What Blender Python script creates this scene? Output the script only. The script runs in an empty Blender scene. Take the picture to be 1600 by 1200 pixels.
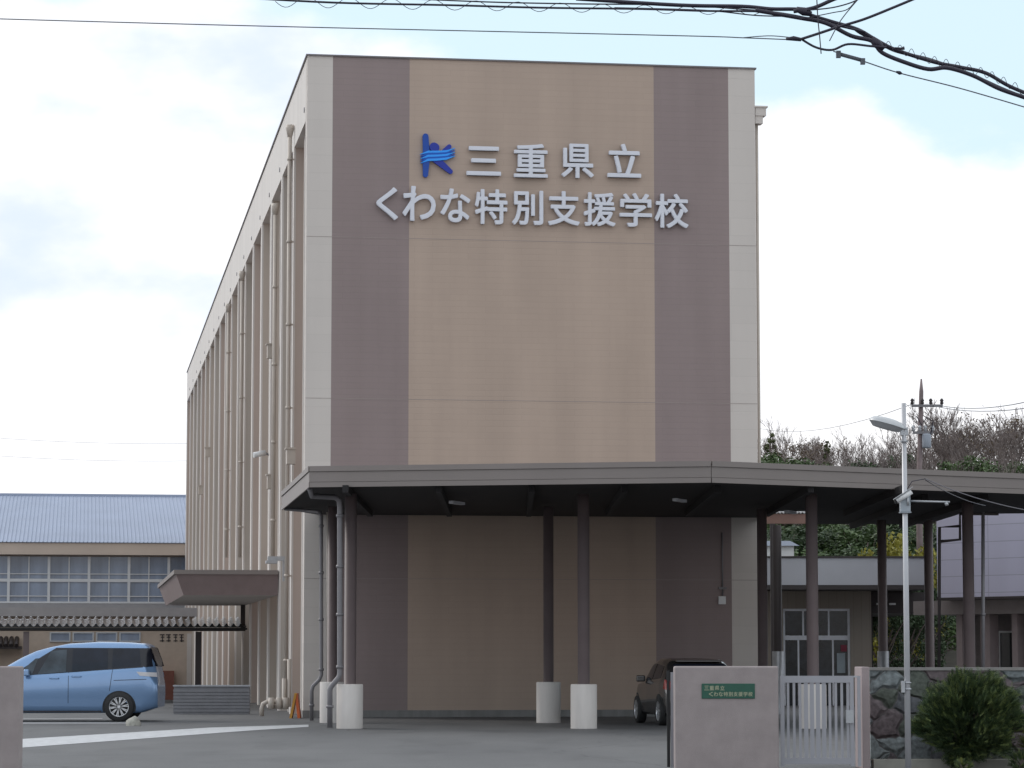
import bpy, math, random
from mathutils import Vector, Matrix
random.seed(7)
R = math.radians
SC = bpy.context.scene
COL = SC.collection
# ------------------------------------------------------------------ camera
F = 4500.0; EYE = 1.5
PITCH = math.atan(425.0/F)
cd = bpy.data.cameras.new('camera'); cam = bpy.data.objects.new('camera', cd); COL.objects.link(cam)
cam.location = (0, 0, EYE); cam.rotation_euler = (math.pi/2+PITCH, 0, 0)
cd.sensor_width = 36.0; cd.lens = 36.0*F/1600.0; cd.clip_start = 0.5; cd.clip_end = 6000
SC.camera = cam
# ------------------------------------------------------------------ view, world, sun
SC.view_settings.view_transform = 'Standard'; SC.view_settings.look = 'None'
SC.view_settings.exposure = 0.13; SC.view_settings.gamma = 1.0
SC.view_settings.use_curve_mapping = False
SUN_DIR = Vector((-0.80, 0.50, 0.62)).normalized()      # towards the sun: behind the school, to the left
SUN_EL = math.asin(SUN_DIR.z); SUN_AZ = math.atan2(SUN_DIR.x, SUN_DIR.y)
W = bpy.data.worlds.new('World'); SC.world = W; W.use_nodes = True
def build_world():
    nt = W.node_tree; N = nt.nodes; L = nt.links; N.clear()
    def nd(t, **k):
        n = N.new(t)
        for a, b in k.items(): setattr(n, a, b)
        return n
    def mth(op, a, b=None, clamp=False):
        n = nd('ShaderNodeMath', operation=op); n.use_clamp = clamp
        for i, v in enumerate((a, b)):
            if v is None: continue
            if isinstance(v, (int, float)): n.inputs[i].default_value = v
            else: L.new(v, n.inputs[i])
        return n.outputs[0]
    def rng(v, a, b, c=0.0, d=1.0, smooth=True):
        n = nd('ShaderNodeMapRange'); n.interpolation_type = 'SMOOTHSTEP' if smooth else 'LINEAR'
        n.clamp = True
        L.new(v, n.inputs['Value'])
        for nm, x in zip(('From Min', 'From Max', 'To Min', 'To Max'), (a, b, c, d)): n.inputs[nm].default_value = x
        return n.outputs[0]
    out = nd('ShaderNodeOutputWorld'); bg = nd('ShaderNodeBackground')
    sky = nd('ShaderNodeTexSky'); sky.sky_type = 'NISHITA'; sky.sun_disc = False
    sky.sun_elevation = SUN_EL; sky.sun_rotation = SUN_AZ; sky.air_density = 1.0; sky.dust_density = 1.2; sky.ozone_density = 1.5
    tc = nd('ShaderNodeTexCoord'); sep = nd('ShaderNodeSeparateXYZ'); L.new(tc.outputs['Generated'], sep.inputs[0])
    X, Y, Z = sep.outputs
    mp = nd('ShaderNodeMapping'); mp.inputs['Scale'].default_value = (1.0, 1.0, 1.7); mp.inputs['Location'].default_value = (3.3, 1.1, 0.42)
    L.new(tc.outputs['Generated'], mp.inputs['Vector'])
    n1 = nd('ShaderNodeTexNoise'); n1.inputs['Scale'].default_value = 11.0; n1.inputs['Detail'].default_value = 7.0; n1.inputs['Roughness'].default_value = 0.55
    L.new(mp.outputs[0], n1.inputs['Vector'])
    n2 = nd('ShaderNodeTexNoise'); n2.inputs['Scale'].default_value = 14.0; n2.inputs['Detail'].default_value = 5.0; n2.inputs['Roughness'].default_value = 0.5
    mp2 = nd('ShaderNodeMapping'); mp2.inputs['Scale'].default_value = (1.0, 1.0, 1.9); mp2.inputs['Location'].default_value = (7.2, 4.1, 2.3)
    L.new(tc.outputs['Generated'], mp2.inputs['Vector']); L.new(mp2.outputs[0], n2.inputs['Vector'])
    # lower edge of the blue gap between the clouds: low on the right, high on the left
    zb = mth('SUBTRACT', rng(X, -0.12, 0.05, 0.222, 0.182), rng(X, 0.115, 0.15, 0.0, 0.013))
    d = mth('SUBTRACT', Z, zb)
    nn = mth('MULTIPLY', mth('SUBTRACT', n1.outputs['Fac'], 0.5), 0.06)
    blue = mth('MULTIPLY', rng(mth('ADD', d, nn), -0.004, 0.010), rng(Z, 0.27, 0.42, 1.0, 0.25))
    # a few thinner places in the cloud deck
    thin = rng(n2.outputs['Fac'], 0.40, 0.70)
    low = rng(Z, 0.05, 0.13)
    thin = mth('MULTIPLY', mth('MULTIPLY', thin, low), rng(X, -0.02, 0.07, 1.0, 0.3))
    ccol = nd('ShaderNodeMix'); ccol.data_type = 'RGBA'; L.new(thin, ccol.inputs['Factor'])
    ccol.inputs['A'].default_value = (10.6, 10.6, 10.8, 1); ccol.inputs['B'].default_value = (7.4, 8.3, 9.9, 1)
    bcol = nd('ShaderNodeMix'); bcol.data_type = 'RGBA'; bcol.inputs['Factor'].default_value = 0.82
    L.new(sky.outputs[0], bcol.inputs['A']); bcol.inputs['B'].default_value = (7.6, 9.5, 10.6, 1)
    mx = nd('ShaderNodeMix'); mx.data_type = 'RGBA'; L.new(blue, mx.inputs['Factor'])
    L.new(ccol.outputs['Result'], mx.inputs['A']); L.new(bcol.outputs['Result'], mx.inputs['B'])
    L.new(mx.outputs['Result'], bg.inputs['Color']); bg.inputs['Strength'].default_value = 0.1
    L.new(bg.outputs[0], out.inputs['Surface'])
build_world()
sd = bpy.data.lights.new('sun', 'SUN'); sd.energy = 1.1; sd.angle = R(14); sd.color = (1.0, 0.95, 0.88)
sun = bpy.data.objects.new('sun', sd); COL.objects.link(sun)
sun.rotation_euler = SUN_DIR.to_track_quat('Z', 'Y').to_euler(); sun.location = (-60, 60, 60)

# ------------------------------------------------------------------ helpers
CP, SP = math.cos(PITCH), math.sin(PITCH)
def ray(px, py):
    r, u = (px-800)/F, (600-py)/F
    return Vector((r, CP-u*SP, SP+u*CP))
def P(px, py, d):                    # the point seen at that pixel, d metres ahead
    v = ray(px, py); return Vector((0, 0, EYE))+v*(d/v.y)
def G(px, py, z=0.0):                # ... on the ground
    v = ray(px, py); return Vector((0, 0, EYE))+v*((z-EYE)/v.z)
def HX(px, d): return P(px, 1025, d).x
def HZ(py, d): return P(800, py, d).z

def S(c): return tuple(((x/255.0)/12.92 if x/255.0 <= 0.04045 else ((x/255.0+0.055)/1.055)**2.4) for x in c)
MATS = {}
def mat(name, color, rough=0.6, metal=0.0, var=0.08, scale=3.0, bump=0.0, bscale=60.0, streak=False, col2=None, spec=0.5, coat=0.0, trans=0.0):
    if name in MATS: return MATS[name]
    m = bpy.data.materials.new(name); m.use_nodes = True; MATS[name] = m
    nt = m.node_tree; N = nt.nodes; L = nt.links; b = N['Principled BSDF']
    b.inputs['Roughness'].default_value = rough; b.inputs['Metallic'].default_value = metal
    b.inputs['Specular IOR Level'].default_value = spec; b.inputs['Coat Weight'].default_value = coat
    b.inputs['Transmission Weight'].default_value = trans
    tc = N.new('ShaderNodeTexCoord'); src = tc.outputs['Object']
    if streak:
        mp = N.new('ShaderNodeMapping'); mp.inputs['Scale'].default_value = (1, 1, 0.18); L.new(src, mp.inputs['Vector']); src2 = mp.outputs[0]
    else: src2 = src
    nz = N.new('ShaderNodeTexNoise'); nz.inputs['Scale'].default_value = scale; nz.inputs['Detail'].default_value = 6; nz.inputs['Roughness'].default_value = 0.6
    L.new(src2, nz.inputs['Vector'])
    mr = N.new('ShaderNodeMapRange'); mr.inputs['From Min'].default_value = 0.3; mr.inputs['From Max'].default_value = 0.7
    L.new(nz.outputs['Fac'], mr.inputs['Value'])
    mx = N.new('ShaderNodeMix'); mx.data_type = 'RGBA'; L.new(mr.outputs[0], mx.inputs['Factor'])
    a = tuple(c*(1-var) for c in color); c2 = col2 or tuple(min(1, c*(1+var)) for c in color)
    mx.inputs['A'].default_value = (*a, 1); mx.inputs['B'].default_value = (*c2, 1)
    L.new(mx.outputs['Result'], b.inputs['Base Color'])
    m['_n'] = 1
    if bump > 0:
        n2 = N.new('ShaderNodeTexNoise'); n2.inputs['Scale'].default_value = bscale; n2.inputs['Detail'].default_value = 4
        L.new(src, n2.inputs['Vector'])
        bp = N.new('ShaderNodeBump'); bp.inputs['Strength'].default_value = bump; bp.inputs['Distance'].default_value = 0.02
        L.new(n2.outputs['Fac'], bp.inputs['Height']); L.new(bp.outputs[0], b.inputs['Normal'])
    return m

def tile_mat(name, color, joint=0.86, bw=0.6, bh=0.15, var=0.05, rough=0.7, plane='XZ', stain=0.08, mortar=0.008, offset=0.5):
    if name in MATS: return MATS[name]
    m = bpy.data.materials.new(name); m.use_nodes = True; MATS[name] = m
    nt = m.node_tree; N = nt.nodes; L = nt.links; b = N['Principled BSDF']; b.inputs['Roughness'].default_value = rough
    b.inputs['Specular IOR Level'].default_value = 0.3
    tc = N.new('ShaderNodeTexCoord'); sp = N.new('ShaderNodeSeparateXYZ'); cb = N.new('ShaderNodeCombineXYZ')
    L.new(tc.outputs['Object'], sp.inputs[0])
    L.new(sp.outputs['X' if plane[0] == 'X' else 'Y'], cb.inputs[0]); L.new(sp.outputs['Z'], cb.inputs[1])
    br = N.new('ShaderNodeTexBrick'); br.offset = offset
    br.inputs['Scale'].default_value = 1.0; br.inputs['Mortar Size'].default_value = mortar; br.inputs['Mortar Smooth'].default_value = 0.2
    br.inputs['Brick Width'].default_value = bw; br.inputs['Row Height'].default_value = bh; br.inputs['Bias'].default_value = 0
    br.inputs['Color1'].default_value = (*[c*(1-var) for c in color], 1); br.inputs['Color2'].default_value = (*[c*(1+var) for c in color], 1)
    br.inputs['Mortar'].default_value = (*[c*joint for c in color], 1)
    L.new(cb.outputs[0], br.inputs['Vector'])
    mp = N.new('ShaderNodeMapping'); mp.inputs['Scale'].default_value = (0.9, 0.9, 0.12); L.new(tc.outputs['Object'], mp.inputs['Vector'])
    nz = N.new('ShaderNodeTexNoise'); nz.inputs['Scale'].default_value = 1.3; nz.inputs['Detail'].default_value = 6; L.new(mp.outputs[0], nz.inputs['Vector'])
    mr = N.new('ShaderNodeMapRange'); mr.inputs['From Min'].default_value = 0.3; mr.inputs['From Max'].default_value = 0.7
    mr.inputs['To Min'].default_value = 1-stain; mr.inputs['To Max'].default_value = 1+stain*0.4
    L.new(nz.outputs['Fac'], mr.inputs['Value'])
    mx = N.new('ShaderNodeMix'); mx.data_type = 'RGBA'; mx.blend_type = 'MULTIPLY'; mx.inputs['Factor'].default_value = 1
    L.new(br.outputs['Color'], mx.inputs['A']); L.new(mr.outputs[0], mx.inputs['B'])
    L.new(mx.outputs['Result'], b.inputs['Base Color'])
    bp = N.new('ShaderNodeBump'); bp.inputs['Strength'].default_value = 0.4; bp.inputs['Distance'].default_value = 0.004; bp.invert = True
    L.new(br.outputs['Fac'], bp.inputs['Height']); L.new(bp.outputs[0], b.inputs['Normal'])
    return m

def link(o, parent=None):
    COL.objects.link(o)
    if parent is not None: o.parent = parent
    return o
def tag(o, label=None, cat=None, group=None, kind=None):
    if label: o['label'] = label
    if cat: o['category'] = cat
    if group: o['group'] = group
    if kind: o['kind'] = kind
    return o
def empty(name, loc=(0, 0, 0), rz=0.0, label=None, cat=None, group=None, parent=None):
    o = bpy.data.objects.new(name, None); link(o, parent); o.location = loc; o.rotation_euler = (0, 0, rz); o.empty_display_size = 0.3
    return tag(o, label, cat, group)
class MB:
    def __init__(s): s.v = []; s.f = []; s.m = []; s.sm = []
    def poly(s, pts, mi=0, smooth=False):
        n = len(s.v); s.v += [tuple(p) for p in pts]; s.f.append(list(range(n, n+len(pts)))); s.m.append(mi); s.sm.append(smooth); return s
    def box(s, a, b, mi=0):
        x0, y0, z0 = (min(a[i], b[i]) for i in range(3)); x1, y1, z1 = (max(a[i], b[i]) for i in range(3))
        n = len(s.v)
        s.v += [(x0,y0,z0),(x1,y0,z0),(x1,y1,z0),(x0,y1,z0),(x0,y0,z1),(x1,y0,z1),(x1,y1,z1),(x0,y1,z1)]
        for f in ((0,3,2,1),(4,5,6,7),(0,1,5,4),(1,2,6,5),(2,3,7,6),(3,0,4,7)):
            s.f.append([n+i for i in f]); s.m.append(mi); s.sm.append(False)
        return s
    def obox(s, c, ax, ay, az, mi=0):       # box by centre and three half-axis vectors
        c, ax, ay, az = map(Vector, (c, ax, ay, az)); n = len(s.v)
        for k in (-1, 1):
            for i, j in ((-1,-1),(1,-1),(1,1),(-1,1)): s.v.append(tuple(c+ax*i+ay*j+az*k))
        for f in ((0,3,2,1),(4,5,6,7),(0,1,5,4),(1,2,6,5),(2,3,7,6),(3,0,4,7)):
            s.f.append([n+i for i in f]); s.m.append(mi); s.sm.append(False)
        return s
    def prism(s, pts, z0, z1, mi=0, mi_side=None, mi_bot=None):
        n = len(pts); k = len(s.v); ms = mi if mi_side is None else mi_side; mb_ = mi if mi_bot is None else mi_bot
        s.v += [(p[0], p[1], z0) for p in pts]+[(p[0], p[1], z1) for p in pts]
        s.f.append([k+i for i in range(n)][::-1]); s.m.append(mb_); s.sm.append(False)
        s.f.append([k+n+i for i in range(n)]); s.m.append(mi); s.sm.append(False)
        for i in range(n):
            j = (i+1) % n; s.f.append([k+i, k+j, k+n+j, k+n+i]); s.m.append(ms); s.sm.append(False)
        return s
    def tube(s, pts, r, seg=10, mi=0, cap=True, smooth=True):
        pts = [Vector(p) for p in pts]; rs = r if isinstance(r, (list, tuple)) else [r]*len(pts)
        rings = []; ref = None
        for i, p in enumerate(pts):
            a = pts[max(0, i-1)]; b = pts[min(len(pts)-1, i+1)]; t = (b-a)
            t = t.normalized() if t.length > 1e-9 else Vector((0, 0, 1))
            if ref is None: ref = Vector((1, 0, 0)) if abs(t.x) < 0.8 else Vector((0, 1, 0))
            u = (ref-t*ref.dot(t))
            if u.length < 1e-4: u = Vector((0, 1, 0)).cross(t)
            u.normalize(); ref = u; w = t.cross(u); n = len(s.v)
            for k in range(seg):
                a2 = 2*math.pi*k/seg; s.v.append(tuple(p+(u*math.cos(a2)+w*math.sin(a2))*rs[i]))
            rings.append(n)
        for i in range(len(rings)-1):
            for k in range(seg):
                k2 = (k+1) % seg; s.f.append([rings[i]+k, rings[i]+k2, rings[i+1]+k2, rings[i+1]+k]); s.m.append(mi); s.sm.append(smooth)
        if cap:
            s.f.append([rings[0]+k for k in range(seg)][::-1]); s.m.append(mi); s.sm.append(False)
            s.f.append([rings[-1]+k for k in range(seg)]); s.m.append(mi); s.sm.append(False)
        return s
    def lathe(s, prof, c=(0, 0, 0), seg=24, mi=0, axis='z'):
        n0 = len(s.v)
        for (r, z) in prof:
            for k in range(seg):
                a = 2*math.pi*k/seg; x, y = r*math.cos(a), r*math.sin(a)
                s.v.append((c[0]+x, c[1]+y, c[2]+z) if axis == 'z' else (c[0]+x, c[1]+z, c[2]+y))
        for i in range(len(prof)-1):
            for k in range(seg):
                k2 = (k+1) % seg; f = [n0+i*seg+k, n0+i*seg+k2, n0+(i+1)*seg+k2, n0+(i+1)*seg+k]
                s.f.append(f if axis == 'z' else f[::-1]); s.m.append(mi); s.sm.append(True)
        return s
    def build(s, name, mats, parent=None, loc=None):
        me = bpy.data.meshes.new(name); me.from_pydata(s.v, [], s.f)
        for m in (mats if isinstance(mats, (list, tuple)) else [mats]): me.materials.append(m)
        me.polygons.foreach_set('material_index', s.m); me.polygons.foreach_set('use_smooth', s.sm); me.update()
        o = bpy.data.objects.new(name, me); link(o, parent)
        if loc is not None: o.location = loc
        return o
def bevel(o, w=0.01, seg=2):
    md = o.modifiers.new('bevel', 'BEVEL'); md.width = w; md.segments = seg; md.limit_method = 'ANGLE'; return o
def copy_tree(o, parent=None):
    c = o.copy(); COL.objects.link(c); c.parent = parent
    for ch in list(o.children): copy_tree(ch, c)
    return c

# ------------------------------------------------------------------ materials
PALE = (0.615, 0.563, 0.522); TAN = (0.46, 0.357, 0.292); MAUVE = (0.290, 0.230, 0.222)
m_pale = tile_mat('pale_wall', PALE, joint=0.95, bw=1.8, bh=0.45, var=0.015, stain=0.05)
m_tan = tile_mat('tan_wall', TAN, joint=0.965, bw=0.9, bh=0.15, var=0.012, stain=0.09)
m_mauve = tile_mat('mauve_wall', MAUVE, joint=0.965, bw=0.9, bh=0.15, var=0.012, stain=0.09)
m_joint = mat('wall_joint', (0.33, 0.28, 0.26), 0.8)
m_plinth = mat('plinth_concrete', (0.22, 0.215, 0.21), 0.85, var=0.2, scale=4, streak=True, bump=0.3)
m_pier = mat('pier_paint', (0.68, 0.635, 0.60), 0.75, var=0.06, scale=1.2, streak=True)
m_pier2 = mat('pier_paint_pink', (0.50, 0.405, 0.375), 0.75, var=0.07, scale=1.2, streak=True)
m_recess = mat('recess_wall', (0.42, 0.37, 0.34), 0.8, var=0.06)
m_coping = mat('metal_coping', (0.17, 0.155, 0.16), 0.5, 0.3)
m_glass = mat('window_glass', (0.03, 0.035, 0.04), 0.06, 0.0, var=0.05, spec=0.8)
m_alu = mat('silver_aluminium', (0.55, 0.56, 0.58), 0.4, 0.5, var=0.03)
m_pipe = mat('beige_pipe', (0.50, 0.44, 0.385), 0.5, var=0.05)
m_greypipe = mat('grey_pipe', (0.20, 0.19, 0.20), 0.45, 0.2, var=0.08)
m_brown = mat('brown_painted_steel', (0.15, 0.118, 0.118), 0.45, 0.1, var=0.08, scale=2)
m_brown_d = mat('dark_brown_steel', (0.045, 0.036, 0.036), 0.55, 0.1, var=0.1, scale=2)
m_fascia = mat('taupe_metal_fascia', (0.225, 0.195, 0.182), 0.5, 0.15, var=0.05, scale=0.7)
m_fascia_l = mat('light_metal_fascia', (0.44, 0.44, 0.47), 0.4, 0.4, var=0.06, scale=0.8)
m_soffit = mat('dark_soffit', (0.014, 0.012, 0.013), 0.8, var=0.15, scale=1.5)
m_conc = mat('pale_concrete_sleeve', (0.60, 0.56, 0.53), 0.8, var=0.07, scale=5, streak=True, bump=0.15)
m_letter = mat('brushed_silver_letter', (0.68, 0.69, 0.75), 0.5, 0.05, var=0.03)
m_blue1 = mat('emblem_dark_blue', (0.016, 0.035, 0.33), 0.6, var=0.03)
m_blue2 = mat('emblem_mid_blue', (0.008, 0.065, 0.36), 0.6, var=0.03)
m_cyan = mat('emblem_cyan', (0.03, 0.33, 0.95), 0.6, var=0.03)
m_cyan2 = mat('emblem_deep_cyan', (0.0, 0.09, 0.50), 0.6, var=0.03)
m_white = mat('white_paint', (0.72, 0.72, 0.72), 0.5, var=0.04)
m_dark = mat('dark_rubber', (0.02, 0.02, 0.021), 0.7, var=0.1)
m_pillar = mat('pinkish_render', (0.325, 0.28, 0.275), 0.85, var=0.10, scale=3.5, bump=0.35, bscale=120)
m_gate = mat('gate_aluminium', (0.34, 0.34, 0.37), 0.4, 0.45, var=0.04)
m_galv = mat('galvanised_steel', (0.42, 0.43, 0.45), 0.4, 0.6, var=0.1, scale=8)
m_bark = mat('bare_bark', (0.15, 0.115, 0.105), 0.85, var=0.25, scale=2)
m_bark2 = mat('grey_bark', (0.20, 0.165, 0.155), 0.85, var=0.2, scale=2)
m_leaf_d = mat('dark_evergreen_leaf', (0.035, 0.062, 0.022), 0.6, var=0.45, scale=1.2)
m_leaf_m = mat('mid_green_leaf', (0.06, 0.10, 0.03), 0.6, var=0.4, scale=1.4)
m_leaf_y = mat('yellow_green_leaf', (0.24, 0.22, 0.025), 0.6, var=0.3, scale=1.4)
m_leaf_b = mat('russet_leaf', (0.13, 0.095, 0.06), 0.7, var=0.3, scale=1.4)
m_cable = mat('black_cable', (0.018, 0.014, 0.03), 0.5, var=0.05)
m_wire = mat('grey_wire', (0.10, 0.11, 0.13), 0.5, var=0.05)

# ------------------------------------------------------------------ ground
def ground_mat():
    m = bpy.data.materials.new('asphalt'); m.use_nodes = True; nt = m.node_tree; N = nt.nodes; L = nt.links; b = N['Principled BSDF']
    tc = N.new('ShaderNodeTexCoord')
    def noise(s, det=5, rough=0.6, sc=(1, 1, 1)):
        mp = N.new('ShaderNodeMapping'); mp.inputs['Scale'].default_value = sc; L.new(tc.outputs['Object'], mp.inputs['Vector'])
        n = N.new('ShaderNodeTexNoise'); n.inputs['Scale'].default_value = s; n.inputs['Detail'].default_value = det; n.inputs['Roughness'].default_value = rough
        L.new(mp.outputs[0], n.inputs['Vector']); return n.outputs['Fac']
    a = noise(0.35, 6, 0.6, (1, 0.35, 1)); g = noise(28.0, 3, 0.7)
    r1 = N.new('ShaderNodeValToRGB'); e = r1.color_ramp.elements
    e[0].position = 0.3; e[0].color = (0.100, 0.100, 0.103, 1); e[1].position = 0.72; e[1].color = (0.143, 0.142, 0.143, 1); L.new(a, r1.inputs[0])
    r2 = N.new('ShaderNodeMapRange'); r2.inputs['From Min'].default_value = 0.3; r2.inputs['From Max'].default_value = 0.7; r2.inputs['To Min'].default_value = 0.82; r2.inputs['To Max'].default_value = 1.15; L.new(g, r2.inputs[0])
    mx = N.new('ShaderNodeMix'); mx.data_type = 'RGBA'; mx.blend_type = 'MULTIPLY'; mx.inputs['Factor'].default_value = 1
    L.new(r1.outputs[0], mx.inputs['A']); L.new(r2.outputs[0], mx.inputs['B'])
    # cracks
    vo = N.new('ShaderNodeTexVoronoi'); vo.feature = 'DISTANCE_TO_EDGE'; vo.inputs['Scale'].default_value = 0.13; 
    wn = N.new('ShaderNodeTexNoise'); wn.inputs['Scale'].default_value = 0.8; L.new(tc.outputs['Object'], wn.inputs['Vector'])
    va = N.new('ShaderNodeVectorMath'); va.operation = 'ADD'; L.new(tc.outputs['Object'], va.inputs[0]); L.new(wn.outputs['Color'], va.inputs[1]); L.new(va.outputs[0], vo.inputs['Vector'])
    cr = N.new('ShaderNodeMapRange'); cr.inputs['From Min'].default_value = 0.0; cr.inputs['From Max'].default_value = 0.006; cr.inputs['To Min'].default_value = 0.72; cr.inputs['To Max'].default_value = 1.0; L.new(vo.outputs['Distance'], cr.inputs[0])
    m2 = N.new('ShaderNodeMix'); m2.data_type = 'RGBA'; m2.blend_type = 'MULTIPLY'; m2.inputs['Factor'].default_value = 1
    L.new(mx.outputs['Result'], m2.inputs['A']); L.new(cr.outputs[0], m2.inputs['B'])
    st = noise(0.9, 4, 0.5, (1.0, 0.3, 1)); sr = N.new('ShaderNodeMapRange'); sr.inputs['From Min'].default_value = 0.52; sr.inputs['From Max'].default_value = 0.66; sr.inputs['To Min'].default_value = 1.0; sr.inputs['To Max'].default_value = 0.86; L.new(st, sr.inputs[0])
    m3 = N.new('ShaderNodeMix'); m3.data_type = 'RGBA'; m3.blend_type = 'MULTIPLY'; m3.inputs['Factor'].default_value = 1; L.new(m2.outputs['Result'], m3.inputs['A']); L.new(sr.outputs[0], m3.inputs['B'])
    L.new(m3.outputs['Result'], b.inputs['Base Color']); b.inputs['Roughness'].default_value = 0.72; b.inputs['Specular IOR Level'].default_value = 0.35
    bp = N.new('ShaderNodeBump'); bp.inputs['Strength'].default_value = 0.35; bp.inputs['Distance'].default_value = 0.01; L.new(g, bp.inputs['Height']); L.new(bp.outputs[0], b.inputs['Normal'])
    return m
g = MB(); g.poly([(-900, -60, 0), (900, -60, 0), (900, 2500, 0), (-900, 2500, 0)])
tag(g.build('ground', ground_mat()), kind='structure')
m_line = mat('worn_road_paint', (0.48, 0.485, 0.50), 0.7, var=0.22, scale=5, bump=0.2)
m_line2 = mat('faded_road_paint', (0.27, 0.27, 0.275), 0.75, var=0.25, scale=5)
def marking(pts, m, z=0.004):
    b = MB(); b.poly([(p.x, p.y, z) for p in pts]); tag(b.build('road_marking', m), kind='structure')
marking([G(482, 1136), G(482, 1132.5), G(330, 1137), G(0, 1157), G(-60, 1161), G(-60, 1178), G(0, 1171), G(240, 1153), G(400, 1141)][::-1], m_line)
marking([G(-50, 1131.5), G(215, 1131), G(215, 1128.5), G(-50, 1129)], m_line2)
marking([G(-50, 1124.5), G(160, 1124), G(160, 1122.5), G(-50, 1123)], m_line2)

# ------------------------------------------------------------------ school building (local: x along the gable, y away from the camera)
A_ANG = R(8.5)
A0 = P(474.5, 1000, 71.0); A0.z = 0
E1 = Vector((math.cos(A_ANG), math.sin(A_ANG), 0)); E2 = Vector((-math.sin(A_ANG), math.cos(A_ANG), 0))
def Fr(px, py, v=0.0):               # pixel -> (u, z) on the gable plane
    r = ray(px, py); o = Vector((0, 0, EYE)); n = E2
    t = (A0+E2*v-o).dot(n)/r.dot(n); p = o+r*t; return (p-A0).dot(E1), p.z
def Lf(px, py, u=0.0):               # pixel -> (v, z) on the long side's plane
    r = ray(px, py); o = Vector((0, 0, EYE)); t = (A0+E1*u-o).dot(E1)/r.dot(E1); p = o+r*t; return (p-A0).dot(E2), p.z
def toW(u, v, z): return A0+E1*u+E2*v+Vector((0, 0, z))
BW = Fr(1184, 730)[0]; BH = Fr(481, 87)[1]; BL = 82.0
U1 = Fr(516.5, 720)[0]; U2 = Fr(638, 720)[0]; U3 = Fr(1024, 720)[0]; U4 = Fr(1142, 720)[0]
PB = Lf(475, 195)[1]                 # underside of the parapet beam
print('building', A0[:], 'W', BW, 'H', BH, 'PB', PB, 'bands', U1, U2, U3, U4)
SB = empty('school_building', A0, A_ANG, 'long four storey school building with tan and mauve striped gable wall and ribbed left side', 'building')
b = MB()
D = 0.95                             # depth of the recesses between the piers
for (a, c, mi) in ((0, U1, 0), (U1, U2, 1), (U2, U3, 2), (U3, U4, 1), (U4, BW, 0)):
    b.poly([(a, 0, 0.17), (c, 0, 0.17), (c, 0, BH), (a, 0, BH)], mi)
b.box((0, 0.002, 0.17), (0.55, 0.55, BH), 0)
b.poly([(BW, 0, 0.17), (BW, BL, 0.17), (BW, BL, BH), (BW, 0, BH)], 0)
b.poly([(BW, BL, 0.17), (D, BL, 0.17), (D, BL, BH), (BW, BL, BH)], 0)
b.poly([(D, BL, 0), (D, 0.55, 0), (D, 0.55, PB), (D, BL, PB)], 3)
b.poly([(0, 0, BH-0.01), (BW, 0, BH-0.01), (BW, BL, BH-0.01), (0, BL, BH-0.01)], 0)
b.build('wall', [m_pale, m_mauve, m_tan, m_recess], SB)
b = MB(); b.box((0, 0.55, PB), (D+0.1, BL, BH-0.012), 0); b.build('parapet', m_pier, SB)
b = MB()
b.box((-0.04, -0.04, BH), (BW+0.04, 0.25, BH+0.04)); b.box((-0.04, 0.25, BH), (0.2, BL, BH+0.04)); b.box((BW-0.2, 0.25, BH), (BW+0.04, BL, BH+0.04))
b.build('coping', m_coping, SB)
b = MB(); b.box((-0.015, -0.06, 0), (BW+0.015, 0.3, 0.17)); b.box((BW-0.3, 0.3, 0), (BW+0.015, BL, 0.17)); b.build('plinth', m_plinth, SB)
b = MB()
for py in (376, 626, 905):
    z = Fr(800, py)[1]; b.box((0.0, -0.004, z-0.006), (BW, 0.0, z+0.006))
for i in range(1, 8):
    u = BW*i/8
b.build('wall_joint', m_joint, SB)
# piers of the long side, floor bands and windows between them
NP = 18; SPC = (BL-0.3)/NP
TONES = [mat('pier_shaded_side_pink', (0.53, 0.435, 0.38), 0.8, var=0.08, scale=1.0, streak=True), mat('pier_shaded_side_beige', (0.55, 0.475, 0.41), 0.8, var=0.08, scale=1.0, streak=True), mat('pier_shaded_side_grey', (0.50, 0.45, 0.40), 0.8, var=0.08, scale=1.0, streak=True)]  # sides darker than the outer edges: shade put into the colour, tones vary
pp0 = [None, None, None]
for i in range(NP):
    v = 0.55+SPC*(i+1)-0.42-0.25; t = (i*2+(i//3)) % 3
    if pp0[t] is None:
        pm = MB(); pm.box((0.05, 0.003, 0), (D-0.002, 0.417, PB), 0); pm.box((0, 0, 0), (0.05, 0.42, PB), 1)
        o = pm.build('pier', [TONES[t], m_pier], SB); pp0[t] = o
    else:
        o = pp0[t].copy(); COL.objects.link(o); o.parent = SB
    o.location = (0, v, 0)
fin0 = None
for i in range(NP):                  # slimmer fins between the piers
    if fin0 is None:
        pm = MB(); pm.box((0.03, 0.002, 0), (D-0.3, 0.158, PB), 0); pm.box((0, 0, 0), (0.03, 0.16, PB), 1); fin0 = o = pm.build('fin', [TONES[0], m_pier], SB)
    else: o = fin0.copy(); COL.objects.link(o); o.parent = SB
    o.location = (0.13, 0.55+SPC*(i+1)-SPC*0.5-0.33, 0)
w0 = None
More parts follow.
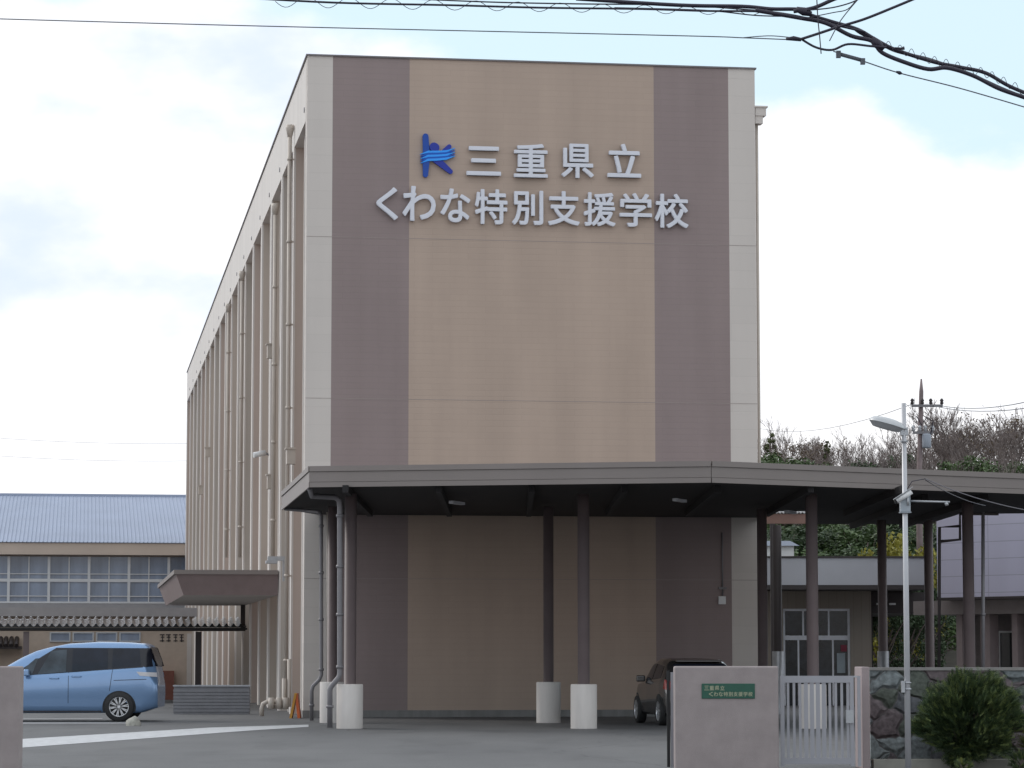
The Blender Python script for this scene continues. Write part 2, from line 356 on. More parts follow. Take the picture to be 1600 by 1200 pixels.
for i in range(NP):
    for k in range(4):
        if w0 is None:
            fb = MB(); ww, wh = 1.5, 2.0
            fb.box((0, 0, 0), (0.06, 0.06, wh)); fb.box((0, ww-0.06, 0), (0.06, ww, wh)); fb.box((0, 0.06, 0), (0.06, ww-0.06, 0.06)); fb.box((0, 0.06, wh-0.06), (0.06, ww-0.06, wh)); fb.box((0, ww/2-0.03, 0.06), (0.06, ww/2+0.03, wh-0.06))
            w0 = fb.build('window', m_alu, SB)
            MB().poly([(0.03, 0.05, 0.05), (0.03, 0.05, wh-0.05), (0.03, ww-0.05, wh-0.05), (0.03, ww-0.05, 0.05)]).build('pane', m_glass, w0); o = w0
        else: o = copy_tree(w0, SB)
        o.location = (D-0.08, 0.85+SPC*i, 1.1+k*3.45)
# downpipes on the long side
def downpipe(px, ptop, pbot, r=0.07, u=-0.12, rings=(), mats=m_pipe):
    v = Lf(px, 700, u)[0]; zt = Lf(px, ptop, u)[1]; zb = max(0.05, Lf(px, pbot, u)[1])
    q = MB(); q.tube([(u, v, zb), (u, v, zt-0.3)], r, 10)
    q.tube([(u, v, zt-0.32), (u, v, zt-0.1), (u, v, zt)], [r*1.1, r*2.0, r*2.0], 10)
    z = zb+1.0
    while z < zt-0.8:
        q.tube([(u, v, z), (u, v, z+0.07)], r*1.3, 10); q.box((u, v-0.02, z+0.01), (0, v+0.02, z+0.05)); z += 2.2
    return q.build('drain_pipe', mats, SB), v, zt
downpipe(449.5, 205, 1095, 0.055)
downpipe(427.5, 325, 870, 0.055)
downpipe(376, 430, 870, 0.055)
downpipe(355, 480, 870, 0.055)
for (px, py) in ((424, 548), (424, 752), (325, 706), (314, 765), (455, 712)):
    v, z = Lf(px, py, -0.1); q = MB(); q.box((-0.22, v-0.16, z-0.22), (0, v+0.16, z+0.16)); q.box((-0.26, v-0.2, z+0.16), (0, v+0.2, z+0.2)); q.build('vent_hood', m_pipe, SB)
for i in range(NP):
    z = (PB+0.35)
    q = MB(); q.tube([(-0.02, 0.9+SPC*i, z), (0.02, 0.9+SPC*i, z)], 0.07, 10); q.build('vent_cap', m_greypipe, SB)
# rain hopper at the right upper edge of the gable
u, z = Fr(1183, 179); q = MB()
q.prism([(BW+0.02, 0.02), (BW+0.30, 0.02), (BW+0.30, 0.4), (BW+0.02, 0.4)], z-0.02, z+0.19)
q.prism([(BW+0.02, 0.05), (BW+0.22, 0.05), (BW+0.22, 0.34), (BW+0.02, 0.34)], z-0.22, z-0.02)
q.box((BW+0.0, -0.01, z+0.19), (BW+0.34, 0.43, z+0.23))
q.build('rain_hopper', m_pale, SB)
q = MB(); q.tube([(BW+0.09, 0.2, 0.3), (BW+0.09, 0.2, z-0.2)], 0.04, 10); q.build('drain_pipe', m_pipe, SB)
# beige pipes with valves at the foot of the left corner
q = MB(); 
v0, _ = Lf(440, 1100, -0.3)
def lp(px, py, d): w = P(px, py, d)-A0; return (w.dot(E1), w.dot(E2), w.z)
q.tube([lp(444, 1060, 72), lp(444, 1094, 72), lp(440, 1097, 72), lp(418, 1096, 72), lp(411, 1100, 72), lp(409, 1107, 72), lp(409, 1119, 72)], 0.055, 8)
q.tube([lp(452, 1030, 72), lp(452, 1103, 72), lp(420, 1105, 72)], 0.05, 8)
for px in (424, 436, 446): q.tube([lp(px, 1090, 71.9), lp(px, 1108, 71.9)], 0.075, 8)
q.build('pipework', m_pipe, SB)
# porch roof over the side entrance
v0 = Lf(436, 900)[0]; d_p = toW(0, v0, 0).y
zt = HZ(891, d_p); zb = HZ(930, d_p)
uu0 = lp(280, 900, d_p)[0]; uu1 = -0.02
b = MB()
vb = v0+17.0
wdl = 0.45
top = [(uu0-0.1, v0+0.0), (uu1, v0), (uu1, vb), (uu0-0.1, vb)]; bot = [(uu0+0.12, v0+0.25), (uu1, v0+0.25), (uu1, vb-0.2), (uu0+0.12, vb-0.2)]
for i in range(4):
    j = (i+1) % 4; b.poly([(*bot[i], zb), (*bot[j], zb), (*top[j], zt-0.12), (*top[i], zt-0.12)], 0)
b.poly([(*p, zb) for p in bot][::-1], 2)
b.prism([(uu0-0.16, v0-0.06), (uu1, v0-0.06), (uu1, vb), (uu0-0.16, vb)], zt-0.12, zt, 1)
b.build('porch_roof', [mat('porch_fascia', (0.27, 0.21, 0.205), 0.5, 0.1), m_fascia, m_pier], SB)
# green-grey wall lamp above the porch
v, z = Lf(430, 873, -0.3); q = MB(); q.box((-0.5, v-0.12, z-0.05), (0, v+0.12, z+0.06)); q.box((-0.55, v-0.2, z-0.13), (-0.25, v+0.2, z-0.05)); q.box((-0.1, v-0.06, z-0.6), (0, v+0.06, z-0.05))
q.build('wall_lamp', m_galv, SB)
# lettering: each character is a raised metal letter
fcache = {}
def glyph(ch, u0, u1, z0, z1, v, depth, material, name, parent, offset=0.022):
    cu = bpy.data.curves.new('t', 'FONT'); cu.body = ch; cu.size = 1.0; cu.extrude = 0.5; cu.fill_mode = 'BOTH'; cu.resolution_u = 4
    ob = bpy.data.objects.new('t', cu); COL.objects.link(ob)
    dg = bpy.context.evaluated_depsgraph_get(); dg.update(); me = bpy.data.meshes.new_from_object(ob.evaluated_get(dg))
    bpy.data.objects.remove(ob); bpy.data.curves.remove(cu)
    V = [tuple(q.co) for q in me.vertices]; Fc = [tuple(p.vertices) for p in me.polygons]; bpy.data.meshes.remove(me)
    x0, x1 = min(q[0] for q in V)-offset, max(q[0] for q in V)+offset; y0, y1 = min(q[1] for q in V)-offset, max(q[1] for q in V)+offset
    mb = MB()                        # the thin outline swept round a small circle gives the heavy stroke
    for k in range(11):
        r = 0 if k == 10 else offset; an = 2*math.pi*k/10; n = len(mb.v)
        for q in V:
            x = q[0]+r*math.cos(an); y = q[1]+r*math.sin(an)
            mb.v.append((u0+(x-x0)/(x1-x0)*(u1-u0), v-(depth+depth*0.03*k)*(q[2]+0.5), z0+(y-y0)/(y1-y0)*(z1-z0)))
        for f in Fc: mb.f.append([n+i for i in f]); mb.m.append(0); mb.sm.append(False)
    return mb.build(name, material, parent)
row1 = [('三', 729, 783, 228, 275), ('重', 803, 856, 224, 278), ('県', 877, 928, 224, 279), ('立', 949, 1002, 224, 278)]
row2 = [('く', 588, 622, 292, 344), ('わ', 629, 681, 290, 346), ('な', 688, 735, 294, 348), ('特', 742, 793, 295, 351), ('別', 800, 849, 297, 352),
        ('支', 856, 906, 298, 353), ('援', 912, 962, 300, 354), ('学', 968, 1019, 301, 355), ('校', 1023, 1076, 302, 357)]
for ch, x0, x1, y0, y1 in row1+row2:
    u0, zt_ = Fr(x0, y0, -0.12); u1, zb_ = Fr(x1, y1, -0.12)
    o = glyph(ch, u0, u1, zb_, zt_, -0.05, 0.07, m_letter, 'sign_letter', SB, offset=0.020)
# emblem: a leaping figure with three waves
EM = empty('emblem', (0, 0, 0), 0, parent=SB)
def FE(px, py, v=-0.06): u, z = Fr(px, py, v); return (u, v, z)
def flat(pts, r, v0, v1, material, name, seg=12):   # a rounded stroke of given half widths, extruded to a slab
    c = [FE(px, py, v1) for px, py in pts]; rs = r if isinstance(r, (list, tuple)) else [r]*len(c); b = MB()
    left, right = [], []
    for i in range(len(c)):
        a = c[max(0, i-1)]; q = c[min(len(c)-1, i+1)]; dx, dz = q[0]-a[0], q[2]-a[2]; l = math.hypot(dx, dz); nx, nz = -dz/l, dx/l
        left.append((c[i][0]+nx*rs[i], c[i][2]+nz*rs[i])); right.append((c[i][0]-nx*rs[i], c[i][2]-nz*rs[i]))
    def capp(i, j):
        ang = math.atan2(c[i][2]-c[j][2], c[i][0]-c[j][0]); return [(c[i][0]+rs[i]*math.cos(ang+t), c[i][2]+rs[i]*math.sin(ang+t)) for t in [math.pi/2*(1-2*k/8) for k in range(1, 8)]]
    out = left+capp(len(c)-1, len(c)-2)+right[::-1]+capp(0, 1)
    n = len(out)
    b.poly([(x, v1, z) for x, z in out][::-1]); b.poly([(x, v0, z) for x, z in out])
    for i in range(n):
        j = (i+1) % n; b.poly([(out[i][0], v0, out[i][1]), (out[i][0], v1, out[i][1]), (out[j][0], v1, out[j][1]), (out[j][0], v0, out[j][1])])
    return b.build(name, material, EM)
pp = 1/62.0
flat([(665, 213), (666, 235), (666, 250), (665, 273)], [4.6*pp, 5.0*pp, 5.4*pp, 4.0*pp], -0.03, -0.10, m_blue2, 'stroke')
flat([(676, 243), (685, 246), (702, 229)], [3*pp, 5*pp, 3.6*pp], -0.03, -0.105, m_blue1, 'stroke')
flat([(680, 250), (690, 256), (704, 268)], [4.0*pp, 5.2*pp, 3.6*pp], -0.03, -0.095, m_blue1, 'stroke')
flat([(678.2, 229.5), (679.8, 230.5)], 7.0*pp, -0.03, -0.11, m_blue1, 'head')
for k, (dy, cm) in enumerate(((0, m_cyan), (3.4, m_cyan2), (6.8, m_cyan), (10.2, m_cyan2), (13.4, m_cyan))):
    flat([(657+0.2*k, 241+dy), (669, 237+dy*0.95), (682, 237.2+dy*0.9), (697, 236.5+dy*0.85), (711, 231.5+dy*0.9)],
         [0.4*pp, 1.7*pp, 1.8*pp, 1.7*pp, 0.3*pp], -0.03, -0.112-0.001*k, cm, 'wave')
# small white box and conduit on the dark stripe under the canopy
u, z = Fr(1127.5, 938); q = MB(); q.box((u-0.09, -0.09, z-0.1), (u+0.09, -0.001, z+0.1)); bevel(q.build('junction_box', m_white, SB), 0.01)
q = MB(); q.tube([(u+0.02, -0.03, z+0.1), (u+0.02, -0.03, z+1.7)], 0.02, 8); q.box((u-0.08, -0.05, z+0.28), (u+0.12, -0.001, z+0.33)); q.build('conduit', m_greypipe, SB)

# ------------------------------------------------------------------ entrance canopy
CZ0, CZ1 = HZ(761.5, 59), HZ(728.5, 59)
CN = empty('entrance_canopy', (2, 60, 0), 0, 'wide flat taupe metal canopy on brown posts in front of the striped gable', 'canopy')
def cw(p): return (p[0]-2, p[1]-60)
gl = toW(0.3, -0.03, 0); gr = toW(BW+0.06, -0.03, 0); gr2 = toW(BW+0.10, 3.2, 0)
outline = [(HX(483, 59), 59), (HX(1113, 57.4), 57.4), (HX(1600, 61.4), 61.4), (16.5, 65.0), (16.5, 69.6), (11.0, 70.8), (11.0, 76.2), (HX(1266, 76.2), 76.2), (HX(1262, 69.4), 69.4), (gr.x, 69.4), (gr.x, gr.y), (gl.x, gl.y), (HX(440, 68.3), 68.3)]
loc = [cw(p) for p in outline]
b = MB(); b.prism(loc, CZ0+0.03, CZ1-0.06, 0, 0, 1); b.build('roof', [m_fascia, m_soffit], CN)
def edge_strip(pts, z0, z1, off, thick, material, name):
    q = MB()
    for i in range(len(pts)-1):
        a = Vector((*pts[i], 0)); c = Vector((*pts[i+1], 0)); t = (c-a).normalized(); n = Vector((t.y, -t.x, 0))
        p0, p1 = a+n*off, c+n*off; p2, p3 = c+n*(off+thick), a+n*(off+thick)
        q.prism([(p0.x, p0.y), (p3.x, p3.y), (p2.x, p2.y), (p1.x, p1.y)][::-1], z0, z1)
    return q.build(name, material, CN)
fr = [loc[-1], loc[0], loc[1], loc[2], loc[3]]
edge_strip(fr, CZ0, CZ0+0.10, 0.003, 0.03, m_fascia, 'fascia')
edge_strip(fr, CZ0+0.11, CZ1-0.12, 0.003, 0.018, m_fascia, 'fascia')
edge_strip(fr, CZ1-0.11, CZ1, 0.003, 0.045, m_fascia, 'gutter')
b = MB()
for x in [i*1.9-5.4 for i in range(7)]: b.box((x-0.06, -1.3, CZ0-0.12), (x+0.06, 9.0, CZ0+0.029))
for x in (6.9, 8.2): b.box((x-0.06, 2.0, CZ0-0.12), (x+0.06, 15.5, CZ0+0.029))
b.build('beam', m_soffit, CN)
for (px, py, d) in ((714, 776, 62), (1062, 770, 61), (1235, 783, 66)):
    c = P(px, py, d); c.z = CZ0-0.16; q = MB(); x, y = cw(c)
    q.obox((x, y, c.z), (0.12, 0.30, 0), (0.05, -0.02, 0), (0, 0, 0.03)); q.build('ceiling_light', mat('lamp_cover', (0.5, 0.5, 0.52), 0.4), CN)
cols = [(547, 60.3, 1), (912, 60.3, 1), (1270, 60.3, 1), (1515, 63.5, 1), (519, 65.5, 1), (857, 65.5, 1), (1192, 66.5, 1), (1380, 72, 0), (1453, 72, 1), (1215.5, 75, 0)]
for (px, d, cc) in cols:
    x, y = cw((HX(px, d), d)); r = 0.125 if d < 64 else 0.115
    q = MB(); q.lathe([(r*1.35, 0.02), (r, 0.021), (r, CZ0-0.06), (0, CZ0-0.06)], (x, y, 0), 24); o = q.build('post', m_brown_d if px == 1215.5 else m_brown, CN)
    if cc:
        q = MB(); q.lathe([(0.275, 0.0), (0.275, 0.90), (0.262, 0.915), (r+0.003, 0.918)], (x, y, 0), 32); q.build('sleeve', m_conc, o)
    else:
        q = MB(); q.lathe([(r+0.03, 0.0), (r+0.03, 1.62), (r+0.004, 1.621)], (x, y, 0), 20); q.build('sleeve', m_galv, o)
# canopy downpipes
def cpipe(pts, r=0.05, material=m_greypipe, rings=()):
    q = MB(); w = [(P(px, py, d)-Vector((2, 60, 0))) for px, py, d in pts]; q.tube(w, r, 10)
    for (px, py, d) in rings:
        c = P(px, py, d)-Vector((2, 60, 0)); q.tube([c-Vector((0, 0, 0.03)), c+Vector((0, 0, 0.03))], r*1.35, 10)
    return q.build('drain_pipe', material, CN)
cpipe([(484, 764, 59.4), (487, 775, 59.7), (523, 777, 60.0), (530, 782, 60.1), (531, 792, 60.1), (531, 1053, 60.1), (529, 1059, 60.1), (518, 1072, 60.1), (515.5, 1078, 60.1), (515.5, 1137, 60.1)], 0.058,
      rings=((531, 806, 60.1), (531, 885, 60.1), (531, 960, 60.1), (531, 1042, 60.1), (515.5, 1104, 60.1)))
cpipe([(445, 795, 68), (470, 797, 67.8), (499, 800, 66.8), (502, 806, 66.8), (502, 1055, 66.8), (499, 1062, 66.8), (489, 1072, 66.8), (487, 1080, 66.8), (487, 1126, 66.8)], 0.045,
      rings=((502, 822, 66.8), (502, 895, 66.8), (502, 968, 66.8), (502, 1046, 66.8), (487, 1102, 66.8)))
cpipe([(512, 800, 66.8), (512, 1068, 66.8)], 0.03, m_pipe)
cpipe([(1536, 800, 63.8), (1536, 1120, 63.8)], 0.04, rings=((1536, 960, 63.8),))
cpipe([(1560, 803, 63.8), (1500, 803, 63.8), (1500, 843, 63.8), (1470, 846, 63.8)], 0.035, m_brown_d)
cpipe([(1500, 822, 63.8), (1468, 824, 63.8), (1467, 1100, 63.8)], 0.035, m_brown_d, rings=((1467, 935, 63.8),))

# ------------------------------------------------------------------ gymnasium on the left
GD = 153.2
GY = empty('gymnasium', (HX(284, GD), GD, 0), A_ANG, 'low gymnasium with bluish ribbed metal roof and a long row of windows behind the van', 'building')
def gx(px): return HX(px, GD)-HX(284, GD)
x0g, x1g = gx(-330), 8.0
z_e, z_f, z_w0, z_w1 = HZ(850, GD), HZ(868, GD), HZ(943, GD), HZ(870, GD)
b = MB(); b.box((x0g, 0.6, 0), (x1g, 22, z_w0)); b.box((x0g, 0.65, z_w0), (x1g-0.02, 21.9, z_e-0.05)); b.build('wall', mat('tan_gym_wall', (0.36, 0.30, 0.26), 0.8, var=0.06), GY)
b = MB(); b.box((x0g, -0.5, z_f), (x1g+0.05, 0.62, z_e)); b.build('fascia', mat('tan_fascia', (0.53, 0.44, 0.37), 0.7, var=0.08, scale=0.5), GY)
b = MB(); b.box((x0g, 0.45, z_w0-0.6), (x1g, 0.6, z_w0-0.02)); b.build('sill_band', mat('grey_band', (0.31, 0.30, 0.31), 0.7, var=0.06), GY)
yr = 14.0; zr = HZ(776, GD+yr); ze2 = z_e+0.03; sl = (zr-ze2)/(yr+0.6)
b = MB(); b.poly([(x0g, -0.6, ze2), (x1g+0.05, -0.6, ze2), (x1g+0.05, yr, zr), (x0g, yr, zr)], 0)
b.poly([(x0g, yr, zr), (x1g+0.05, yr, zr), (x1g+0.05, yr*2, ze2), (x0g, yr*2, ze2)], 0)
b.poly([(x1g+0.05, -0.6, ze2), (x1g+0.05, yr*2, ze2), (x1g+0.05, yr, zr)], 1)
x = x0g
while x < x1g:
    b.poly([(x, -0.62, ze2+0.0), (x+0.03, -0.62, ze2+0.05), (x+0.03, yr, zr+0.05), (x, yr, zr)], 0)
    b.poly([(x+0.03, -0.62, ze2+0.05), (x+0.06, -0.62, ze2), (x+0.06, yr, zr), (x+0.03, yr, zr+0.05)], 0); x += 0.21
b.box((x0g, yr-0.2, zr-0.05), (x1g+0.05, yr+0.2, zr+0.1), 0)
b.build('roof', [mat('blue_grey_roof_metal', (0.33, 0.375, 0.48), 0.55, 0.1, var=0.05, scale=0.4, spec=0.3), m_fascia], GY)
m_curt = mat('curtained_glass', (0.18, 0.225, 0.31), 0.12, var=0.35, scale=1.1, streak=True, spec=0.6)
win0 = None
step = 2.10; xw = gx(15)-step*5.0
while xw < x1g-0.05:
    wd = step; h = z_w1-z_w0
    if win0 is None:
        q = MB(); t = 0.07
        q.box((-t, -0.05, 0), (t, 0.06, h)); q.box((t, -0.04, h*0.50-0.10), (wd-t, 0.05, h*0.50+0.06)); q.box((t, -0.03, 0), (wd-t, 0.05, 0.10)); q.box((t, -0.03, h*0.62), (wd-t, 0.04, h*0.62+0.045))
        q.box((t, -0.03, h*0.145), (wd-t, 0.04, h*0.145+0.045)); q.box((wd/2-0.03, -0.02, 0.1), (wd/2+0.03, 0.04, h*0.5-0.1)); q.box((wd/2-0.03, -0.02, h*0.5+0.06), (wd/2+0.03, 0.03, h*0.62)); q.box((wd/2-0.03, -0.02, h*0.62+0.045), (wd/2+0.03, 0.03, h))
        win0 = q.build('window', m_alu, GY); MB().poly([(t, 0.065, 0), (wd-t, 0.065, 0), (wd-t, 0.065, h), (t, 0.065, h)]).build('pane', m_curt, win0); o = win0
    else: o = copy_tree(win0, GY)
    o.location = (xw, 0.55, z_w0); xw += step

# ------------------------------------------------------------------ low annex behind the van and the tiled walkway
AD = 100.0
AN = empty('annex_building', (HX(300, AD), AD, 0), A_ANG, 'low tan annex wall with high narrow windows under the tiled eave behind the blue van', 'building')
def ax(px): return HX(px, AD)-HX(300, AD)
za = HZ(950, AD)
b = MB(); b.box((ax(-330), 0, 0), (0, 6, za-0.3)); b.box((ax(-330), -0.02, 0), (0, -0.001, 0.3), 1); b.build('wall', [mat('annex_tan', (0.52, 0.42, 0.34), 0.8, var=0.09), m_plinth], AN)
b = MB(); b.box((ax(-330), -0.4, za-0.3), (0.15, 6.2, za)); b.build('eave_band', mat('eave_grey', (0.33, 0.31, 0.31), 0.6), AN)
for (a, c) in ((80, 112), (115, 148), (151, 184), (187, 220)):
    q = MB(); X0, X1 = ax(a), ax(c); Z1, Z0 = HZ(988, AD), HZ(1003, AD)
    q.box((X0, -0.05, Z0), (X0+0.05, 0, Z1)); q.box((X1-0.05, -0.05, Z0), (X1, 0, Z1)); q.box((X0+0.05, -0.05, Z1-0.04), (X1-0.05, 0, Z1)); q.box((X0+0.05, -0.05, Z0), (X1-0.05, 0, Z0+0.04)); o = q.build('window', m_alu, AN)
    MB().poly([(X0+0.05, -0.012, Z0+0.04), (X1-0.05, -0.012, Z0+0.04), (X1-0.05, -0.012, Z1-0.04), (X0+0.05, -0.012, Z1-0.04)]).build('pane', m_curt, o)
q = MB(); q.box((ax(292), -0.12, 0), (ax(299), -0.001, HZ(990, AD))); q.build('door_jamb', m_pale, AN)
q = MB(); q.box((ax(252), -0.3, HZ(1094, AD)), (ax(272), -0.001, HZ(1048, AD))); q.build('red_door_panel', mat('brick_red_paint', (0.23, 0.085, 0.06), 0.6, var=0.15), AN)
q = MB()                              # short dark raised characters too blurred to read
for k in range(4):
    c = 250+k*10
    for (dx0, dx1, y0, y1) in ((0, 7, 991, 992.6), (1, 6.5, 995, 996.4), (3, 4.6, 991, 1003), (0.5, 7, 1000.5, 1002)):
        sh = random.uniform(-0.8, 0.8); q.box((ax(c+dx0+sh), -0.02-0.003*random.random(), HZ(y1, AD)), (ax(c+dx1+sh*0.5), -0.001, HZ(y0, AD)))
q.build('sign_letter', m_brown_d, AN)
q = MB()
for i in range(26):
    X = ax(38)-0.18*(i+1); q.tube([(X, -0.5, HZ(1009, AD)), (X, -0.02, HZ(997, AD))], 0.075, 8)
q.box((ax(38)-5, -0.46, HZ(1014, AD)), (ax(38), -0.02, HZ(1010, AD))); q.build('lower_tile_roof', m_brown_d, AN)
# tiled roof of the walkway
WD = 94.5
WK = empty('covered_walkway', (HX(300, WD), WD, 0), A_ANG, 'walkway with grey clay tile roof and dark beam running up to the school wall', 'walkway')
def wx(px): return HX(px, WD)-HX(300, WD)
xa, xb = wx(-330), wx(384)
zt0, zt1 = HZ(979, WD), HZ(967, WD+1.6)
q = MB(); tp = 0.235; n = int((xb-xa)/tp); seg = 8
for i in range(n):
    X = xb-tp*(i+1)
    for k in range(seg):
        def zz(t): return 0.055*max(0, math.sin(t*2*math.pi))**0.8+0.02*math.sin(t*2*math.pi) if t < 0.5 else -0.03*math.sin((t-0.5)*2*math.pi)
        t0, t1 = k/seg, (k+1)/seg
        rows = 5
        for r_ in range(rows):
            y0, y1 = 1.7*r_/rows-0.1, 1.7*(r_+1)/rows-0.1; zA = zt0+(zt1-zt0)*r_/rows+0.03; zB = zt0+(zt1-zt0)*(r_+1)/rows
            q.poly([(X+t0*tp, y0, zA+zz(t0)), (X+t1*tp, y0, zA+zz(t1)), (X+t1*tp, y1, zB+zz(t1)), (X+t0*tp, y1, zB+zz(t0))], 0, True)
        q.poly([(X+t0*tp, -0.1, zt0-0.03), (X+t1*tp, -0.1, zt0-0.03), (X+t1*tp, -0.1, zt0+0.03+zz(t1)), (X+t0*tp, -0.1, zt0+0.03+zz(t0))], 1)
q.build('tile_roof', [mat('grey_clay_tile', (0.33, 0.32, 0.34), 0.35, var=0.2, scale=4), m_dark], WK)
q = MB(); q.box((xa, 0.0, HZ(986, WD)), (xb-0.02, 0.14, zt0-0.035)); q.box((xa, 0.14, zt0-0.12), (xb-0.02, 3.6, zt0-0.04)); q.build('beam', m_brown_d, WK)
q = MB(); q.box((xa, -0.16, HZ(984, WD)), (xb+0.03, -0.02, zt0-0.04)); q.build('gutter', m_dark, WK)
for px in (-250, 44, 310): q = MB(); q.box((wx(px-4.5), 0.01, 0), (wx(px+4.5), 0.2, HZ(987, WD))); q.build('post', m_brown if px == 44 else m_brown_d, WK)
q = MB(); q.box((wx(376), 0.2, HZ(984, WD)), (wx(383), 0.34, HZ(930, WD))); q.build('post', m_brown_d, WK)
# louvred block wall
LW = empty('block_wall', (HX(331, 75), 75, 0), 0, 'low grey wall with horizontal grooves beside the blue van', 'wall')
q = MB(); hw = HX(390, 75)-HX(331, 75); zt_ = HZ(1071, 75)
q.box((-hw, 0.02, 0), (hw, 0.2, zt_-0.03))
k = 0; z = 0.06
while z < zt_-0.1: q.box((-hw-0.01, 0.0, z), (hw+0.01, 0.22, z+0.065)); z += 0.085
q.build('wall', mat('grey_block', (0.22, 0.22, 0.235), 0.8, var=0.1, scale=3), LW)
q = MB(); q.box((-hw-0.02, -0.02, zt_-0.028), (hw+0.02, 0.24, zt_+0.01)); q.build('cap', m_galv, LW)

# ------------------------------------------------------------------ right hand buildings
ED = 88.0
EB = empty('entrance_hall', (HX(1270, ED), ED, 0), 0, 'beige entrance hall with glass doors and a pale metal eave band seen under the canopy', 'building')
def ex(px, d=ED): return HX(px, d)-HX(1270, ED)
m_beige = tile_mat('beige_siding', (0.30, 0.262, 0.225), joint=0.8, bw=0.25, bh=4.0, var=0.03, stain=0.06, offset=0.0)
dx0, dx1, dz = ex(1224), ex(1329), HZ(951, ED)
b = MB(); b.box((ex(1150), 0, 0), (dx0, 9, 3.62)); b.box((dx1, 0, 0), (ex(1362), 9, 3.62)); b.box((dx0, 0, dz), (dx1, 9, 3.62)); b.build('wall', m_beige, EB)
b = MB(); b.box((ex(1150), -2.4, HZ(914, 85.6)), (ex(1449, 85.6), 9.5, HZ(872, 85.6))); b.build('eave_band', m_fascia_l, EB)
b = MB(); b.box((ex(1150), -2.45, HZ(872, 85.6)), (ex(1449, 85.6)+0.04, 9.6, HZ(869, 85.6))); b.box((ex(1150), -2.43, HZ(921, 85.6)), (ex(1449, 85.6)+0.02, 9.4, HZ(914, 85.6))); b.build('edge_trim', m_brown_d, EB)
dr = MB(); fw = 0.07
zT = HZ(994, ED); zT2 = HZ(1000, ED)
mid = (dx0+dx1)/2
dr.box((dx0, 0.1, 0), (dx0+fw, 0.2, dz)); dr.box((dx1-fw, 0.1, 0), (dx1, 0.2, dz)); dr.box((dx0+fw, 0.1, dz-fw), (dx1-fw, 0.2, dz)); dr.box((dx0+fw, 0.08, zT2), (dx1-fw, 0.2, zT+0.02))
for x in (mid-0.55, mid, mid+0.5): dr.box((x-0.025, 0.11, 0), (x+0.025, 0.19, zT2)); 
for x in (mid-0.4, mid+0.38): dr.box((x-0.025, 0.11, zT+0.02), (x+0.025, 0.19, dz-fw))
o = dr.build('door', mat('white_door_frame', (0.78, 0.80, 0.86), 0.4), EB)
MB().poly([(dx0, 0.16, 0), (dx1, 0.16, 0), (dx1, 0.16, dz), (dx0, 0.16, dz)]).build('pane', mat('dark_door_glass', (0.016, 0.02, 0.026), 0.15, var=0.9, scale=2.5, spec=0.35), o)  # strong noise in the glass colour stands in for reflections
b = MB(); b.box((dx1-0.28, 0.12, zT2-0.35), (dx1-0.1, 0.14, zT2-0.15)); b.build('notice', mat('notice_red', (0.25, 0.03, 0.06), 0.6), o)
b = MB(); b.box((dx1-0.4, 0.12, zT2-1.0), (dx1-0.15, 0.14, zT2-0.4)); b.build('notice', mat('notice_pale', (0.34, 0.40, 0.44), 0.6), o)
b = MB(); b.box((ex(1363), 0.3, HZ(958, ED)), (ex(1450), 9.0, HZ(925, ED))); b.box((ex(1363), 9.1, 0), (ex(1392), 9.3, 3.0)); b.box((ex(1363), 0.31, 0), (ex(1366), 0.45, HZ(958, ED)-0.001)); b.build('passage_dark_fill', m_brown_d, EB)  # dark boxes added to give the passage its shade
b = MB()
for (p0, p1) in ((1372, 1382), (1392, 1402)): b.box((ex(p0), 0.2, HZ(945, ED)), (ex(p1), 0.35, HZ(942, ED)))
b.build('ceiling_light', m_white, EB)
# lilac panelled building at the far right, its wall nearer towards the right
LD = 80.0
pa = Vector((HX(1466, LD), LD, 0)); pb = Vector((HX(1660, 76.5), 76.5, 0)); tl = (pb-pa); ll = tl.length; la = math.atan2(tl.y, tl.x)
LB = empty('panelled_building', pa, la, 'lilac grey panelled building raised over a recessed ground floor behind the right posts', 'building')
m_lilac = tile_mat('lilac_panel', (0.56, 0.54, 0.66), joint=0.72, bw=1.9, bh=0.46, var=0.02, stain=0.05, mortar=0.012, offset=0.0, rough=0.45)
zl = HZ(934, LD); b = MB(); b.box((0, 0, zl), (ll+3, 6, 5.75)); b.build('wall', m_lilac, LB)
b = MB(); b.box((0.001, -0.05, zl-0.07), (ll+3, 5.9, zl-0.001)); b.build('sill_trim', m_brown_d, LB)
b = MB(); b.box((-1.4, 0.5, HZ(960, LD)), (ll+3, 5.8, zl-0.071)); b.build('lintel', mat('taupe_lintel', (0.26, 0.225, 0.22), 0.6), LB)
b = MB(); b.box((-1.0, 2.2, 0), (ll+3, 5.7, HZ(960, LD)-0.001)); b.build('inner_wall', mat('brown_inner_wall', (0.17, 0.15, 0.15), 0.7, var=0.2), LB)  # recessed ground floor wall in plain brownish colour
for x, wdt in ((-0.15, 0.22), (0.75, 0.34), (1.9, 0.2), (2.55, 0.34), (3.3, 0.2)):
    b = MB(); b.box((x, 0.9, 0), (x+wdt, 1.25, HZ(960, LD)-0.002)); b.build('pier', mat('pinkish_pier', (0.33, 0.27, 0.27), 0.7), LB)
for x in (0.3, 1.3, 2.15): 
    b = MB(); b.box((x, 2.14, 0.3), (x+0.04, 2.2, 2.2)); b.box((x+0.62, 2.14, 0.3), (x+0.66, 2.2, 2.2)); b.box((x+0.04, 2.14, 2.15), (x+0.62, 2.2, 2.2)); o = b.build('window', m_alu, LB)
    MB().poly([(x+0.04, 2.17, 0.3), (x+0.62, 2.17, 0.3), (x+0.62, 2.17, 2.15), (x+0.04, 2.17, 2.15)]).build('pane', m_glass, o)
